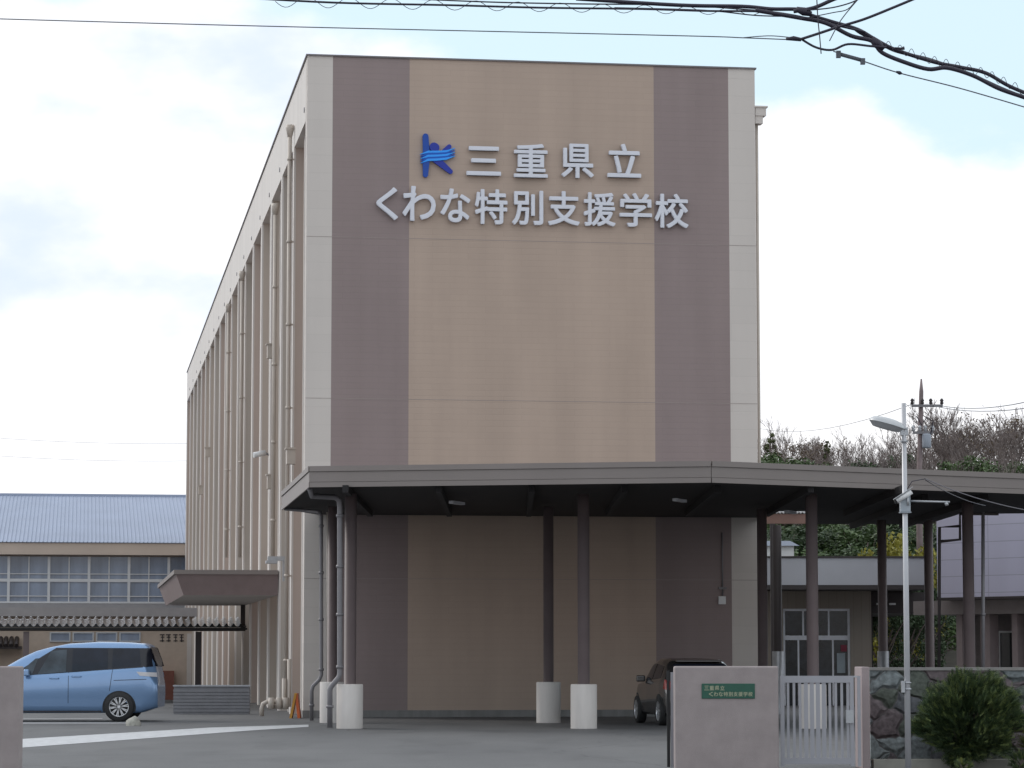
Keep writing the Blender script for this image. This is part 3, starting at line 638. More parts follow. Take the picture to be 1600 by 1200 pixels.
# small timber truss roof with translucent corrugated edge, seen under the canopy
TR = empty('link_roof', (HX(1225, 82), 82, 0), 0, 'small brown link roof with translucent corrugated edge between gable and entrance hall', 'roof')
b = MB(); x0, x1 = HX(1186, 82)-HX(1225, 82), HX(1262, 82)-HX(1225, 82)
b.box((x0, 0.05, HZ(818, 82)), (x1, 0.2, HZ(803, 82))); b.build('truss_beam', mat('red_brown_timber', (0.26, 0.15, 0.12), 0.6), TR)
b = MB(); b.box((x0+0.35, 0.0, 0), (x0+0.5, 0.16, HZ(818, 82)-0.002)); b.build('post', m_brown_d, TR)
n = 14; b = MB()
for i in range(n):
    xx = x0+(x1-x0)*i/n; w_ = (x1-x0)/n; b.tube([(xx+w_*0.35, -0.1, HZ(801, 82)), (xx+w_*0.35, 2.5, HZ(789, 82))], w_*0.3, 6)
b.build('corrugated_sheet', m_white, TR)

# ------------------------------------------------------------------ gate, pillars and stone wall
PD = 38.0
def pillar(x0, x1, d, depth, label):
    e = empty('gate_pillar', ((x0+x1)/2, d, 0), 0, label, 'gate pillar', 'gate pillars'); h = (x1-x0)/2; zt = HZ(1041, d)
    o = MB().box((-h, 0, 0), (h, depth, zt)).build('pillar_body', m_pillar, e); bevel(o, 0.025, 3)
    return e, h, zt
p1, h1, zt1_ = pillar(HX(1054, PD), HX(1216, PD), PD, 0.35, 'broad pinkish gate pillar carrying a green name plate')
pillar(HX(-140, PD), HX(31, PD), PD, 0.35, 'plain pinkish gate pillar at the left edge of the drive')
def px1(px): return HX(px, PD)-HX(1135, PD)
o = MB().box((px1(1096), -0.015, HZ(1091.5, PD)), (px1(1179), -0.0005, HZ(1068, PD))).build('name_plate', mat('green_plate', (0.012, 0.085, 0.055), 0.35, var=0.15, scale=10), p1); bevel(o, 0.004)
m_gold = mat('pale_plate_letter', (0.36, 0.38, 0.26), 0.5)
def gl2(ch, x0, x1, y0, y1): glyph(ch, px1(x0), px1(x1), HZ(y1, PD), HZ(y0, PD), -0.0152, 0.004, m_gold, 'plate_letter', p1, offset=0.016)
for i, ch in enumerate('三重県立'): gl2(ch, 1100+i*8.2, 1107+i*8.2, 1071.5, 1078.5)
for i, ch in enumerate('くわな特別支援学校'): gl2(ch, 1107+i*7.7, 1113.7+i*7.7, 1081, 1088)
# sliding gate leaf folded behind the pillar: dark end post and rails
q = empty('sliding_gate', (HX(1047, PD+0.6), PD+0.6, 0), 0, 'sliding gate leaf drawn back behind the name plate pillar showing its dark end post', 'gate')
zg = HZ(1048, PD+0.6); MB().box((-0.045, 0, 0.03), (-0.005, 0.05, zg)).build('end_post', m_dark, q)
MB().box((0.006, 0.01, 0.03), (0.045, 0.05, zg-0.02)).build('frame', m_gate, q)
b = MB(); b.box((0.046, 0.0, zg-0.1), (1.35, 0.05, zg-0.04)); b.box((0.046, 0.0, 0.08), (1.35, 0.05, 0.14)); b.build('rail', m_gate, q)
for i in range(12): MB().box((0.10+i*0.1, 0.01, 0.141), (0.13+i*0.1, 0.04, zg-0.101)).build('bar', m_gate, q)
# pedestrian gate of pale bars
gd = 38.3; gx0, gx1 = HX(1219, gd), HX(1344, gd)
q = empty('pedestrian_gate', ((gx0+gx1)/2, gd, 0), 0, 'silver barred pedestrian gate between the name plate pillar and the stone wall', 'gate'); hw = (gx1-gx0)/2; zt_ = HZ(1056, gd)
b = MB(); b.box((-hw, 0, 0.05), (-hw+0.05, 0.05, zt_)); b.box((hw-0.14, 0, 0.05), (hw-0.09, 0.05, zt_)); b.box((hw-0.04, 0, 0.05), (hw, 0.05, zt_)); b.box((-hw+0.05, 0, zt_-0.09), (hw-0.14, 0.05, zt_)); b.box((-hw+0.05, 0, 0.08), (hw-0.14, 0.05, 0.16)); b.build('frame', m_gate, q)
b = MB(); b.box((hw-0.09, 0.002, zt_-0.02), (hw-0.04, 0.05, zt_+0.0)); b.box((hw-0.2, -0.05, zt_-0.62), (hw-0.1, -0.002, zt_-0.45)); b.build('latch', m_galv, q)
nb = 11
for i in range(nb):
    x = -hw+0.05+(2*hw-0.19)*(i+0.65)/nb; wide = 0.026 if 3 <= i <= 6 else 0.016
    MB().box((x-wide, 0.012, 0.161), (x+wide, 0.04, zt_-0.091)).build('bar', m_gate, q)
# narrow jamb post and random stone wall
jd = 38.6
q = MB(); hx = (HX(1358, jd)-HX(1346, jd))/2; q.box((-hx, 0, 0), (hx, 0.8, HZ(1042, jd))); o = q.build('gate_post', mat('pale_pink_render', (0.34, 0.28, 0.28), 0.85, var=0.06, bump=0.2), None, ((HX(1352, jd)), jd, 0)); bevel(o, 0.01)
tag(o, 'slim pale pink post ending the stone wall beside the barred gate', 'post')
def stone_mat():
    m = bpy.data.materials.new('random_stone'); m.use_nodes = True; nt = m.node_tree; N = nt.nodes; L = nt.links; b = N['Principled BSDF']; b.inputs['Roughness'].default_value = 0.8
    tc = N.new('ShaderNodeTexCoord'); nz = N.new('ShaderNodeTexNoise'); nz.inputs['Scale'].default_value = 2.5; L.new(tc.outputs['Object'], nz.inputs['Vector'])
    vm = N.new('ShaderNodeVectorMath'); vm.operation = 'MULTIPLY_ADD'; vm.inputs[1].default_value = (0.42, 0.42, 0.42); L.new(nz.outputs['Color'], vm.inputs[0])
    mp = N.new('ShaderNodeMapping'); mp.inputs['Scale'].default_value = (1.0, 1.0, 1.35); mp.inputs['Rotation'].default_value = (0, 0.5, 0); L.new(tc.outputs['Object'], mp.inputs['Vector']); L.new(mp.outputs[0], vm.inputs[2])
    v1 = N.new('ShaderNodeTexVoronoi'); v1.inputs['Scale'].default_value = 2.3; L.new(vm.outputs[0], v1.inputs['Vector'])
    v2 = N.new('ShaderNodeTexVoronoi'); v2.feature = 'DISTANCE_TO_EDGE'; v2.inputs['Scale'].default_value = 2.3; L.new(vm.outputs[0], v2.inputs['Vector'])
    sp = N.new('ShaderNodeSeparateColor'); L.new(v1.outputs['Color'], sp.inputs[0])
    rp = N.new('ShaderNodeValToRGB'); rp.color_ramp.interpolation = 'CONSTANT'; e = rp.color_ramp.elements
    cs = [(0.10, 0.082, 0.088), (0.16, 0.18, 0.185), (0.125, 0.10, 0.105), (0.095, 0.108, 0.09), (0.21, 0.235, 0.24), (0.14, 0.112, 0.118), (0.105, 0.11, 0.12)]
    e[0].position = 0; e[0].color = (*cs[0], 1); e[1].position = 1/7; e[1].color = (*cs[1], 1)
    for i in range(2, 7): x = e.new(i/7); x.color = (*cs[i], 1)
    L.new(sp.outputs[0], rp.inputs[0])
    n3 = N.new('ShaderNodeTexNoise'); n3.inputs['Scale'].default_value = 14; n3.inputs['Detail'].default_value = 8; L.new(tc.outputs['Object'], n3.inputs['Vector'])
    mr = N.new('ShaderNodeMapRange'); mr.inputs['From Min'].default_value = 0.3; mr.inputs['From Max'].default_value = 0.7; mr.inputs['To Min'].default_value = 0.6; mr.inputs['To Max'].default_value = 1.4; L.new(n3.outputs['Fac'], mr.inputs[0])
    mx = N.new('ShaderNodeMix'); mx.data_type = 'RGBA'; mx.blend_type = 'MULTIPLY'; mx.inputs['Factor'].default_value = 1; L.new(rp.outputs[0], mx.inputs['A']); L.new(mr.outputs[0], mx.inputs['B'])
    ed = N.new('ShaderNodeMapRange'); ed.inputs['From Max'].default_value = 0.022; L.new(v2.outputs['Distance'], ed.inputs[0])
    m2 = N.new('ShaderNodeMix'); m2.data_type = 'RGBA'; L.new(ed.outputs[0], m2.inputs['Factor']); m2.inputs['A'].default_value = (0.09, 0.082, 0.08, 1); L.new(mx.outputs['Result'], m2.inputs['B'])
    L.new(m2.outputs['Result'], b.inputs['Base Color'])
    ed2 = N.new('ShaderNodeMapRange'); ed2.interpolation_type = 'SMOOTHSTEP'; ed2.inputs['From Max'].default_value = 0.12; L.new(v2.outputs['Distance'], ed2.inputs[0])
    ad = N.new('ShaderNodeMath'); ad.operation = 'MULTIPLY_ADD'; ad.inputs[1].default_value = 0.25; L.new(n3.outputs['Fac'], ad.inputs[0]); L.new(ed2.outputs[0], ad.inputs[2])
    bp = N.new('ShaderNodeBump'); bp.inputs['Strength'].default_value = 0.9; bp.inputs['Distance'].default_value = 0.05; L.new(ad.outputs[0], bp.inputs['Height']); L.new(bp.outputs[0], b.inputs['Normal'])
    return m
sd_ = 39.5
q = empty('stone_wall', (HX(1359, sd_), sd_, 0), 0, 'dark random rubble stone wall with thin coping right of the gates', 'wall'); sw = 6.0; zs = HZ(1044, sd_)
MB().box((0, 0, 0), (sw, 0.3, zs-0.03)).build('wall', stone_mat(), q)
MB().box((-0.01, -0.02, zs-0.03), (sw, 0.32, zs+0.01)).build('coping', mat('stone_coping', (0.23, 0.22, 0.21), 0.8, var=0.2), q)
b = MB().box((HX(1359, 39.2), 38.9, 0), (HX(1359, 39.2)+6.0, 39.1, 0.12)); tag(b.build('kerb', mat('kerb_concrete', (0.36, 0.35, 0.31), 0.85, var=0.15)), kind='structure')
b = MB().poly([(HX(1359, 39.2), 39.1, 0.1), (HX(1359, 39.2)+6, 39.1, 0.1), (HX(1359, 39.2)+6, 39.5, 0.1), (HX(1359, 39.2), 39.5, 0.1)]); tag(b.build('planting_bed', mat('bed_soil', (0.07, 0.055, 0.04), 0.95, var=0.3, scale=12)), kind='structure')

# ------------------------------------------------------------------ shrubs
def shrub(name, label, c, rad, h, n, mats, seed, up=0.5, ln=(0.06, 0.14), group=None):
    rs = random.Random(seed); e = empty(name, c, 0, label, 'shrub', group); b = MB()
    # a few stems
    s = MB()
    for i in range(7):
        a = rs.uniform(0, 6.28); r = rs.uniform(0.3, 0.75)*rad
        s.tube([(0.03*math.cos(a), 0.03*math.sin(a), 0), (r*0.5*math.cos(a), r*0.5*math.sin(a), h*0.4), (r*math.cos(a), r*math.sin(a), h*rs.uniform(0.6, 0.85))], [0.02, 0.012, 0.004], 6)
    s.build('stem', m_bark, e)
    lobes = []
    for i in range(70):
        a = rs.uniform(0, 6.28); el = rs.uniform(-1.35, 1.3); k = rs.uniform(0.45, 0.98)
        lobes.append((Vector((rad*k*math.cos(a)*math.cos(el), rad*k*math.sin(a)*math.cos(el), h*0.52+h*0.47*k*math.sin(el))), rs.uniform(0.16, 0.30)*rad))
    cen = Vector((0, 0, h*0.45))
    for i in range(n):
        lc, lr = rs.choice(lobes); d = Vector((rs.gauss(0, 1), rs.gauss(0, 1), rs.gauss(0, 1))).normalized()
        p = lc+d*lr*rs.uniform(0.2, 1.0)
        out = (p-cen); out.z *= 0.7; out.normalize(); dr = (out+Vector((rs.gauss(0, .3), rs.gauss(0, .3), up+rs.gauss(0, .3)))).normalized()
        L_ = rs.uniform(*ln); sd = dr.cross(Vector((rs.gauss(0, 1), rs.gauss(0, 1), rs.gauss(0, 1)))).normalized()
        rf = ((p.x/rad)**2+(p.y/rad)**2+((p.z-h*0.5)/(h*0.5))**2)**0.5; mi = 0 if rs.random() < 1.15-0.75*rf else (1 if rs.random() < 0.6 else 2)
        # a sprig: central blade and side needles
        w = 0.008
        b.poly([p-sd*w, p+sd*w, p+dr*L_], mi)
        for t in (0.25, 0.45, 0.65, 0.85):
            for sg in (-1, 1):
                q0 = p+dr*L_*t; tip = q0+(dr*0.7+sd*sg).normalized()*L_*0.32; b.poly([q0-dr*0.005, q0+dr*0.005, tip], mi)
    b.build('foliage', mats, e); return e
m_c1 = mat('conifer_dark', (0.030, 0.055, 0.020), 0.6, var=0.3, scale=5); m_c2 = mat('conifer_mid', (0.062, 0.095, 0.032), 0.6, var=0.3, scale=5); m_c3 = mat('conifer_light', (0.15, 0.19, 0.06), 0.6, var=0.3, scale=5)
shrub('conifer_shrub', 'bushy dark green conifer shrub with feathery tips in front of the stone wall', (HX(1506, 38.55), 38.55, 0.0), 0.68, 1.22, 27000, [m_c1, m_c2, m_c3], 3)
m_y1 = mat('golden_dark', (0.07, 0.085, 0.012), 0.6, var=0.3, scale=5); m_y2 = mat('golden_mid', (0.13, 0.14, 0.018), 0.6, var=0.3, scale=5)
shrub('golden_shrub', 'yellow green shrub cut off by the right edge of the picture', (HX(1668, 38.3), 38.3, 0.0), 0.55, 0.86, 5000, [m_y1, m_y2, m_c2], 9)
shrub('low_plant', 'small bright green plant at the foot of the conifer shrub', (HX(1497, 38.25), 37.95, 0.0), 0.10, 0.12, 160, [m_c2, m_c3, m_y2], 5, ln=(0.04, 0.08))
shrub('low_plant', 'low leafy plant between the two shrubs by the stone wall', (HX(1588, 38.25), 38.05, 0.0), 0.14, 0.22, 260, [m_c2, m_c1, m_c3], 6, ln=(0.05, 0.09))

# ------------------------------------------------------------------ lamp pole with camera
pd = 37.5
q = empty('street_lamp', (HX(1417, pd), pd, 0), 0, 'thin pale pole with a flat oval lamp head and a camera box halfway up', 'street lamp')
def sp_(px, py): w = P(px, py, pd); return Vector((w.x-HX(1417, pd), 0, w.z))
zt_ = HZ(630, pd); b = MB(); b.tube([(0, 0, 0), (0, 0, 2.2), (0, 0, zt_)], [0.040, 0.036, 0.030], 14); b.build('pole', mat('pale_pole', (0.50, 0.50, 0.52), 0.45, 0.3, var=0.06), q)
b = MB()
for py in (671, 691, 1068, 1078): z = HZ(py, pd); b.tube([(0, 0, z), (0, 0, z+0.02)], 0.052, 14)
b.box((-0.05, -0.03, HZ(680, pd)), (0.05, 0.03, HZ(668, pd))); b.box((-0.075, -0.05, HZ(1082, pd)), (-0.035, 0.05, HZ(1064, pd))); b.build('bracket', m_galv, q)
b = MB()                              # oval shade, tilted
a = sp_(1358, 656); c = sp_(1413, 671); ax_ = (c-a); Lh = ax_.length; mid = (a+c)/2; ta = ax_.normalized(); up = Vector((0, 0, 1)); up = (up-ta*up.dot(ta)).normalized(); sdv = ta.cross(up)
rings = []
prof = [(0.0, 1.0, 0.0), (0.35, 0.96, 0.03), (0.7, 0.8, 0.055), (0.92, 0.45, 0.07), (1.0, 0.02, 0.075)]
for (t, s_, hgt) in prof:
    n = len(b.v)
    for k in range(28):
        an = 2*math.pi*k/28; b.v.append(tuple(mid+ta*(Lh/2*s_*math.cos(an))+sdv*(0.17*s_*math.sin(an))+up*hgt*1.2))
    rings.append(n)
for i in range(4):
    for k in range(28): b.f.append([rings[i]+k, rings[i]+(k+1) % 28, rings[i+1]+(k+1) % 28, rings[i+1]+k]); b.m.append(0); b.sm.append(True)
b.build('lamp_shade', mat('pale_lamp_shade', (0.55, 0.56, 0.57), 0.4, 0.2), q)
b = MB(); n = len(b.v)
for k in range(28):
    an = 2*math.pi*k/28; b.v.append(tuple(mid+ta*(Lh/2*0.97*math.cos(an))+sdv*(0.16*math.sin(an))-up*0.004))
b.f.append(list(range(28))); b.m.append(0); b.sm.append(False)
for k in range(28):
    an = 2*math.pi*k/28; b.v.append(tuple(mid+ta*(Lh/2*0.75*math.cos(an))+sdv*(0.12*math.sin(an))-up*0.055))
for k in range(28): b.f.append([k, (k+1) % 28, 28+(k+1) % 28, 28+k]); b.m.append(0); b.sm.append(True)
b.f.append([28+k for k in range(28)]); b.m.append(0); b.sm.append(True)
b.build('lens', mat('grey_lens', (0.50, 0.51, 0.53), 0.25), q)
b = MB(); b.tube([sp_(1405, 672), sp_(1417, 676)], 0.022, 8); b.build('arm', m_galv, q)
b = MB(); zc = HZ(800, pd); b.box((-0.065, -0.06, zc), (0.065, 0.06, HZ(775, pd))); b.box((-0.075, -0.07, zc-0.015), (0.075, 0.07, zc)); o = b.build('control_box', mat('grey_box', (0.36, 0.40, 0.44), 0.4, 0.2), q); bevel(o, 0.008)
b = MB(); b.tube([sp_(1424, 783), sp_(1484, 784.5)], 0.012, 8); b.tube([sp_(1478, 785), sp_(1480, 790)], 0.022, 8); b.build('cross_arm', m_galv, q)
CA = empty('security_camera', (HX(1412, pd), pd-0.1, HZ(778, pd)), 0, 'white cylindrical camera tilted down on the lamp pole', 'camera')
def cp_(px, py): w = P(px, py, pd-0.1); return w-Vector((HX(1412, pd), pd-0.1, HZ(778, pd)))
b = MB(); b.tube([cp_(1424, 768), cp_(1401, 783)], 0.036, 14); b.build('camera_body', m_white, CA)
b = MB(); b.tube([cp_(1400.5, 783.3), cp_(1398, 785)], [0.03, 0.026], 14); b.build('lens', m_dark, CA)
b = MB(); b.obox(cp_(1411, 773)+Vector((0, 0, 0.02)), (cp_(1426, 765)-cp_(1397, 784))*0.5, (0, 0.045, 0), (0.004, 0, 0.006)); b.build('sun_shield', m_galv, CA)
b = MB(); b.tube([cp_(1418, 776), cp_(1419, 790)], 0.014, 8); b.build('bracket', m_galv, CA)
# camera on the long side of the school
v, z = Lf(412, 710, -0.05); c = P(404, 710, toW(0, v, 0).y)
CB = empty('security_camera', c, 0, 'white wall camera sticking out from the ribbed left side of the school', 'camera')
b = MB(); b.tube([(-0.14, -0.1, -0.03), (0.20, 0.05, 0.05)], 0.085, 14); b.build('camera_body', m_white, CB)
b = MB(); b.tube([(0.2, 0.05, 0.05), (0.34, 0.1, -0.03)], 0.03, 8); b.build('bracket', m_greypipe, CB)

# ------------------------------------------------------------------ small things by the corner
b = empty('folding_barrier', (HX(463, 70.3), 70.3, 0), 0, 'orange and yellow folding barrier leaning together at the school corner', 'barrier')
k = 1/64.0
MB().obox((-0.055, 0, 0.30), (0.06, 0, 0.30), (0, 0.22, 0), (0.028, 0, -0.004)).build('panel', mat('barrier_yellow', (0.62, 0.30, 0.04), 0.5, var=0.15), b)
MB().obox((0.05, 0.02, 0.30), (-0.035, 0, 0.30), (0, 0.22, 0), (0.032, 0, 0.004)).build('panel', mat('barrier_orange', (0.66, 0.13, 0.03), 0.5, var=0.15), b)
bm = MB(); rs = random.Random(4); n = 0
prof = []
for i in range(7):
    t = i/6*math.pi/2; prof.append((0.16*math.cos(t), 0.20*math.sin(t)))
bm.lathe(prof, (0, 0, 0), 14)
bm.v = [(x*(1+0.25*math.sin(5*x*9+z*20)*0.5+rs.uniform(-.05, .05)), y*(1+rs.uniform(-.08, .08)), z*(1+0.12*math.sin(x*30))) for x, y, z in bm.v]
tag(bm.build('boulder', mat('pale_boulder', (0.36, 0.35, 0.31), 0.9, var=0.25, scale=12, bump=0.6, bscale=20), None, G(208, 1134)), 'small pale boulder on the asphalt near the rear wheel of the van', 'boulder')

# ------------------------------------------------------------------ vehicles
def interp(keys, x):
    if x <= keys[0][0]: return keys[0][1]
    for (a, b_), (c, d) in zip(keys, keys[1:]):
        if x <= c:
            t = (x-a)/(c-a); return b_+(d-b_)*t
    return keys[-1][1]
class Car:
    # x: nose 0 -> tail L ; y: left/right ; z up. roof, belt, bottom and half width given by key curves
    def __init__(s, L, roof, belt, bottom, half, tuck=0.2, rootw=0.80):
        s.L, s.roof, s.belt, s.bottom, s.half, s.tuck, s.rw = L, roof, belt, bottom, half, tuck, rootw
    def ring(s, x):
        zr, zb, zo, w = interp(s.roof, x), interp(s.belt, x), interp(s.bottom, x), interp(s.half, x)
        zb = min(zb, zr-0.04); rw = w*s.rw
        gh = zr-zb; r = [(0, zo), (w*0.86, zo), (w*0.955, zo+0.06), (w*0.965, zo+0.17), (w*0.985, zo+0.24), (w, zo+(zb-zo)*0.6), (w*0.99, zb-0.10), (w*0.975, zb-0.02), (w*0.955, zb)]
        for t in (0.3, 0.6, 0.82): r.append((w*0.955+(rw-w*0.955)*t**1.15, zb+gh*t*0.96))
        r += [(rw*0.955, zb+gh*0.93), (rw*0.85, zb+gh*0.985), (rw*0.5, zr), (0, zr+0.008)]
        return r
    def side(s, x, z):
        r = s.ring(x)[2:]
        for (y0, z0), (y1, z1) in zip(r, r[1:]):
            if z0 <= z <= z1 and z1 > z0: return y0+(y1-y0)*(z-z0)/(z1-z0)
        return r[0][0] if z < r[0][1] else r[-4][0]
    def body(s, name, m, parent, n=60):
        b = MB(); rings = []
        for i in range(n+1):
            x = s.L*i/n; r = s.ring(x); pts = r+[(-y, z) for y, z in r[-2:0:-1]]; rings.append(len(b.v)); b.v += [(x, y, z) for y, z in pts]
        k = len(pts)
        for i in range(n):
            for j in range(k):
                j2 = (j+1) % k; b.f.append([rings[i]+j, rings[i]+j2, rings[i+1]+j2, rings[i+1]+j]); b.m.append(0); b.sm.append(True)
        b.f.append([rings[0]+j for j in range(k)][::-1]); b.m.append(0); b.sm.append(False)
        b.f.append([rings[-1]+j for j in range(k)]); b.m.append(0); b.sm.append(False)
        return b.build(name, m, parent)
    def panel(s, name, quad, sgn, m, parent, off=0.006, nu=8, nv=14, thick=0.01):
        # quad: four (x,z) corners: bottom-front, bottom-rear, top-rear, top-front
        b = MB(); g = []
        for j in range(nv+1):
            row = []
            for i in range(nu+1):
                u, v = i/nu, j/nv
                x = (quad[0][0]*(1-u)+quad[1][0]*u)*(1-v)+(quad[3][0]*(1-u)+quad[2][0]*u)*v
                z = (quad[0][1]*(1-u)+quad[1][1]*u)*(1-v)+(quad[3][1]*(1-u)+quad[2][1]*u)*v
                b.v.append((x, sgn*(s.side(x, z)+off), z)); row.append(len(b.v)-1)
            g.append(row)
        for j in range(nv):
            for i in range(nu):
                f = [g[j][i], g[j][i+1], g[j+1][i+1], g[j+1][i]]; b.f.append(f if sgn < 0 else f[::-1]); b.m.append(0); b.sm.append(True)
        return b.build(name, m, parent)
def wheel(parent, x, y, r, sgn, w=0.2, spokes=10):
    e = MB(); prof = [(r*0.66, 0), (r*0.93, 0), (r, w*0.12), (r, w*0.88), (r*0.93, w), (r*0.66, w)]
    e.lathe([(a, sgn*(w-b_) if sgn > 0 else -(w-b_)) for a, b_ in prof], (x, y-sgn*w, r), 32, axis='y')
    tyre = e.build('tyre', m_dark, None)
    t = empty('wheel', (0, 0, 0), 0, parent=parent); tyre.parent = t
    b = MB(); yy = y
    b.lathe([(r*0.68, -sgn*0.01), (r*0.70, -sgn*0.0), (r*0.63, -sgn*0.0), (r*0.62, -sgn*0.02), (r*0.61, -sgn*0.07)], (x, yy, r), 32, axis='y')
    b.lathe([(r*0.12, 0.0), (r*0.12, -sgn*0.03)], (x, yy, r), 16, axis='y')
    for k in range(spokes):
        a = 2*math.pi*k/spokes+0.15; ca, sa = math.cos(a), math.sin(a)
        for da in (-0.09, 0.09):
            c0 = (x+ca*r*0.1, yy-sgn*0.012, r+sa*r*0.1); a2 = a+da; c1 = (x+math.cos(a2)*r*0.63, yy-sgn*0.012, r+math.sin(a2)*r*0.63)
            dv = (Vector(c1)-Vector(c0)); pr = Vector((-sa, 0, ca))*r*0.028
            b.obox((Vector(c0)+Vector(c1))/2, dv/2, pr, (0, 0.008, 0))
    b.obox((x, yy-sgn*0.01, r), (r*0.12, 0, 0), (0, 0.004, 0), (0, 0, r*0.12))
    b.build('rim', mat('alloy_rim', (0.62, 0.63, 0.65), 0.3, 0.6), t)
    d = MB(); d.lathe([(r*0.66, -sgn*0.08), (0.001, -sgn*0.08)], (x, yy, r), 24, axis='y'); d.build('brake_disc', m_dark, t)
def arch(car, parent, x, r, R_, sgn):
    # dark half disc just proud of the solid body side: wheel-well shade as colour
    b = MB(); n = 24; ring = []; 
    for k in range(n+1):
        a = math.pi*k/n*1.16-0.25; px_, pz = x+R_*math.cos(a), r+R_*math.sin(a); pz = max(pz, interp(car.bottom, x)+0.0)
        ring.append((px_, sgn*(car.side(min(max(px_, 0), car.L), max(pz, interp(car.bottom, px_)+0.02))+0.004), pz))
    c = (x, sgn*(car.side(x, r+0.1)+0.004), r)
    for k in range(n): b.poly([c, ring[k+1], ring[k]] if sgn > 0 else [c, ring[k], ring[k+1]])
    b.poly([ring[0], c, ring[-1]])
    return b.build('wheel_well_shade', m_dark, parent)
m_cg = mat('tinted_car_glass', (0.012, 0.016, 0.028), 0.12, var=0.3, spec=0.35)
m_cg2 = mat('clear_car_glass', (0.05, 0.065, 0.08), 0.12, var=0.5, scale=2.0, spec=0.4)
m_trim = mat('gloss_black_trim', (0.012, 0.013, 0.02), 0.2)
# blue minivan, nose to the left, along X
vd = 67.3; yv = vd
m_van = mat('light_blue_metallic', (0.205, 0.335, 0.55), 0.22, 0.45, var=0.02, coat=0.6)
VR = HX(253, vd)
van = empty('minivan', (VR-4.70, vd, 0), R(0), 'light blue minivan parked side on before the tiled walkway', 'van')
vc = Car(4.70, [(0, 0.80), (0.15, 0.92), (0.5, 1.02), (0.95, 1.10), (1.2, 1.27), (1.55, 1.47), (1.87, 1.62), (2.2, 1.71), (2.6, 1.785), (3.3, 1.825), (4.0, 1.81), (4.42, 1.775), (4.5, 1.70), (4.62, 1.40), (4.68, 1.15), (4.70, 0.9)],
         [(0, 0.7), (0.9, 0.99), (1.9, 1.06), (3.0, 1.14), (3.8, 1.23), (4.4, 1.27), (4.7, 0.85)], [(0, 0.26), (0.3, 0.19), (4.3, 0.20), (4.7, 0.33)],
         [(0, 0.60), (0.2, 0.76), (0.7, 0.84), (1.5, 0.855), (4.0, 0.855), (4.45, 0.83), (4.62, 0.79), (4.70, 0.74)], rootw=0.80)
vc.body('body', m_van, van)
for sg in (-1, 1):
    vc.panel('window_band', [(1.30, 1.035), (4.685, 1.265), (4.53, 1.68), (2.35, 1.69)], sg, m_trim, van, 0.007, 30)
    vc.panel('window', [(1.95, 1.085), (2.60, 1.135), (2.60, 1.65), (2.24, 1.615)], sg, m_cg2, van, 0.012)
    vc.panel('window', [(1.45, 1.055), (1.82, 1.075), (1.95, 1.45), (1.88, 1.44)], sg, m_cg2, van, 0.012)
    vc.panel('window', [(2.74, 1.145), (3.56, 1.215), (3.54, 1.675), (2.74, 1.66)], sg, m_cg, van, 0.012)
    vc.panel('window', [(3.66, 1.225), (4.32, 1.27), (4.27, 1.665), (3.66, 1.675)], sg, m_cg, van, 0.012)
    vc.panel('taillight', [(4.30, 1.05), (4.68, 1.02), (4.665, 1.12), (4.22, 1.14)], sg, mat('clear_taillight', (0.62, 0.60, 0.62), 0.15), van, 0.012, 8)
    vc.panel('rail_groove', [(3.70, 0.935), (4.45, 0.96), (4.45, 0.975), (3.70, 0.95)], sg, m_trim, van, 0.004)
    vc.panel('door_seam', [(2.655, 0.42), (2.667, 0.42), (2.667, 1.12), (2.655, 1.12)], sg, m_trim, van, 0.003, 2, 8)
    vc.panel('door_seam', [(1.60, 0.17), (1.612, 0.42), (1.55, 0.95), (1.538, 0.95)], sg, m_trim, van, 0.003, 2, 8)
    vc.panel('door_seam', [(3.60, 0.70), (3.612, 0.70), (3.68, 1.20), (3.668, 1.20)], sg, m_trim, van, 0.003, 2, 8)
    for x, z in ((2.34, 0.99), (2.85, 1.03)):
        y = sg*(vc.side(x, z)+0.018); b = MB(); b.tube([(x-0.11, y-sg*0.012, z), (x-0.07, y, z), (x+0.07, y, z), (x+0.11, y-sg*0.012, z)], 0.016, 8); b.build('door_handle', m_van, van)
    y = sg*vc.side(1.75, 1.1); b = MB(); b.obox((1.72, y+sg*0.13, 1.12), (0.06, 0, 0), (0, 0.10, 0), (0, 0, 0.075)); o = b.build('wing_mirror', m_van, van); bevel(o, 0.03, 3)
    arch(vc, van, 3.83, 0.32, 0.385, sg); arch(vc, van, 0.96, 0.32, 0.385, sg)
    for x in (3.83, 0.96): wheel(van, x, sg*0.868, 0.342, sg)
    vc.panel('sill_trim', [(1.38, 0.215), (3.42, 0.215), (3.42, 0.25), (1.38, 0.25)], sg, m_trim, van, 0.006)
b = MB()
for k in range(6):
    pass
b.poly([(4.475, -0.62, 1.73), (4.475, 0.62, 1.73), (4.655, 0.70, 1.27), (4.655, -0.70, 1.27)]); 
b = MB(); 
zs_ = [1.27, 1.40, 1.55, 1.70]
def tailx(z):
    ks = [(x, zz) for x, zz in vc.roof if x >= 4.42]
    for (x0, z0), (x1, z1) in zip(ks, ks[1:]):
        if z1 <= z <= z0: return x0+(x1-x0)*(z0-z)/(z0-z1)
    return 4.7
for z0, z1 in zip(zs_, zs_[1:]): b.poly([(tailx(z0)+0.012, -0.71, z0), (tailx(z0)+0.012, 0.71, z0), (tailx(z1)+0.012, 0.65, z1), (tailx(z1)+0.012, -0.65, z1)])
b.build('rear_window', m_trim, van)
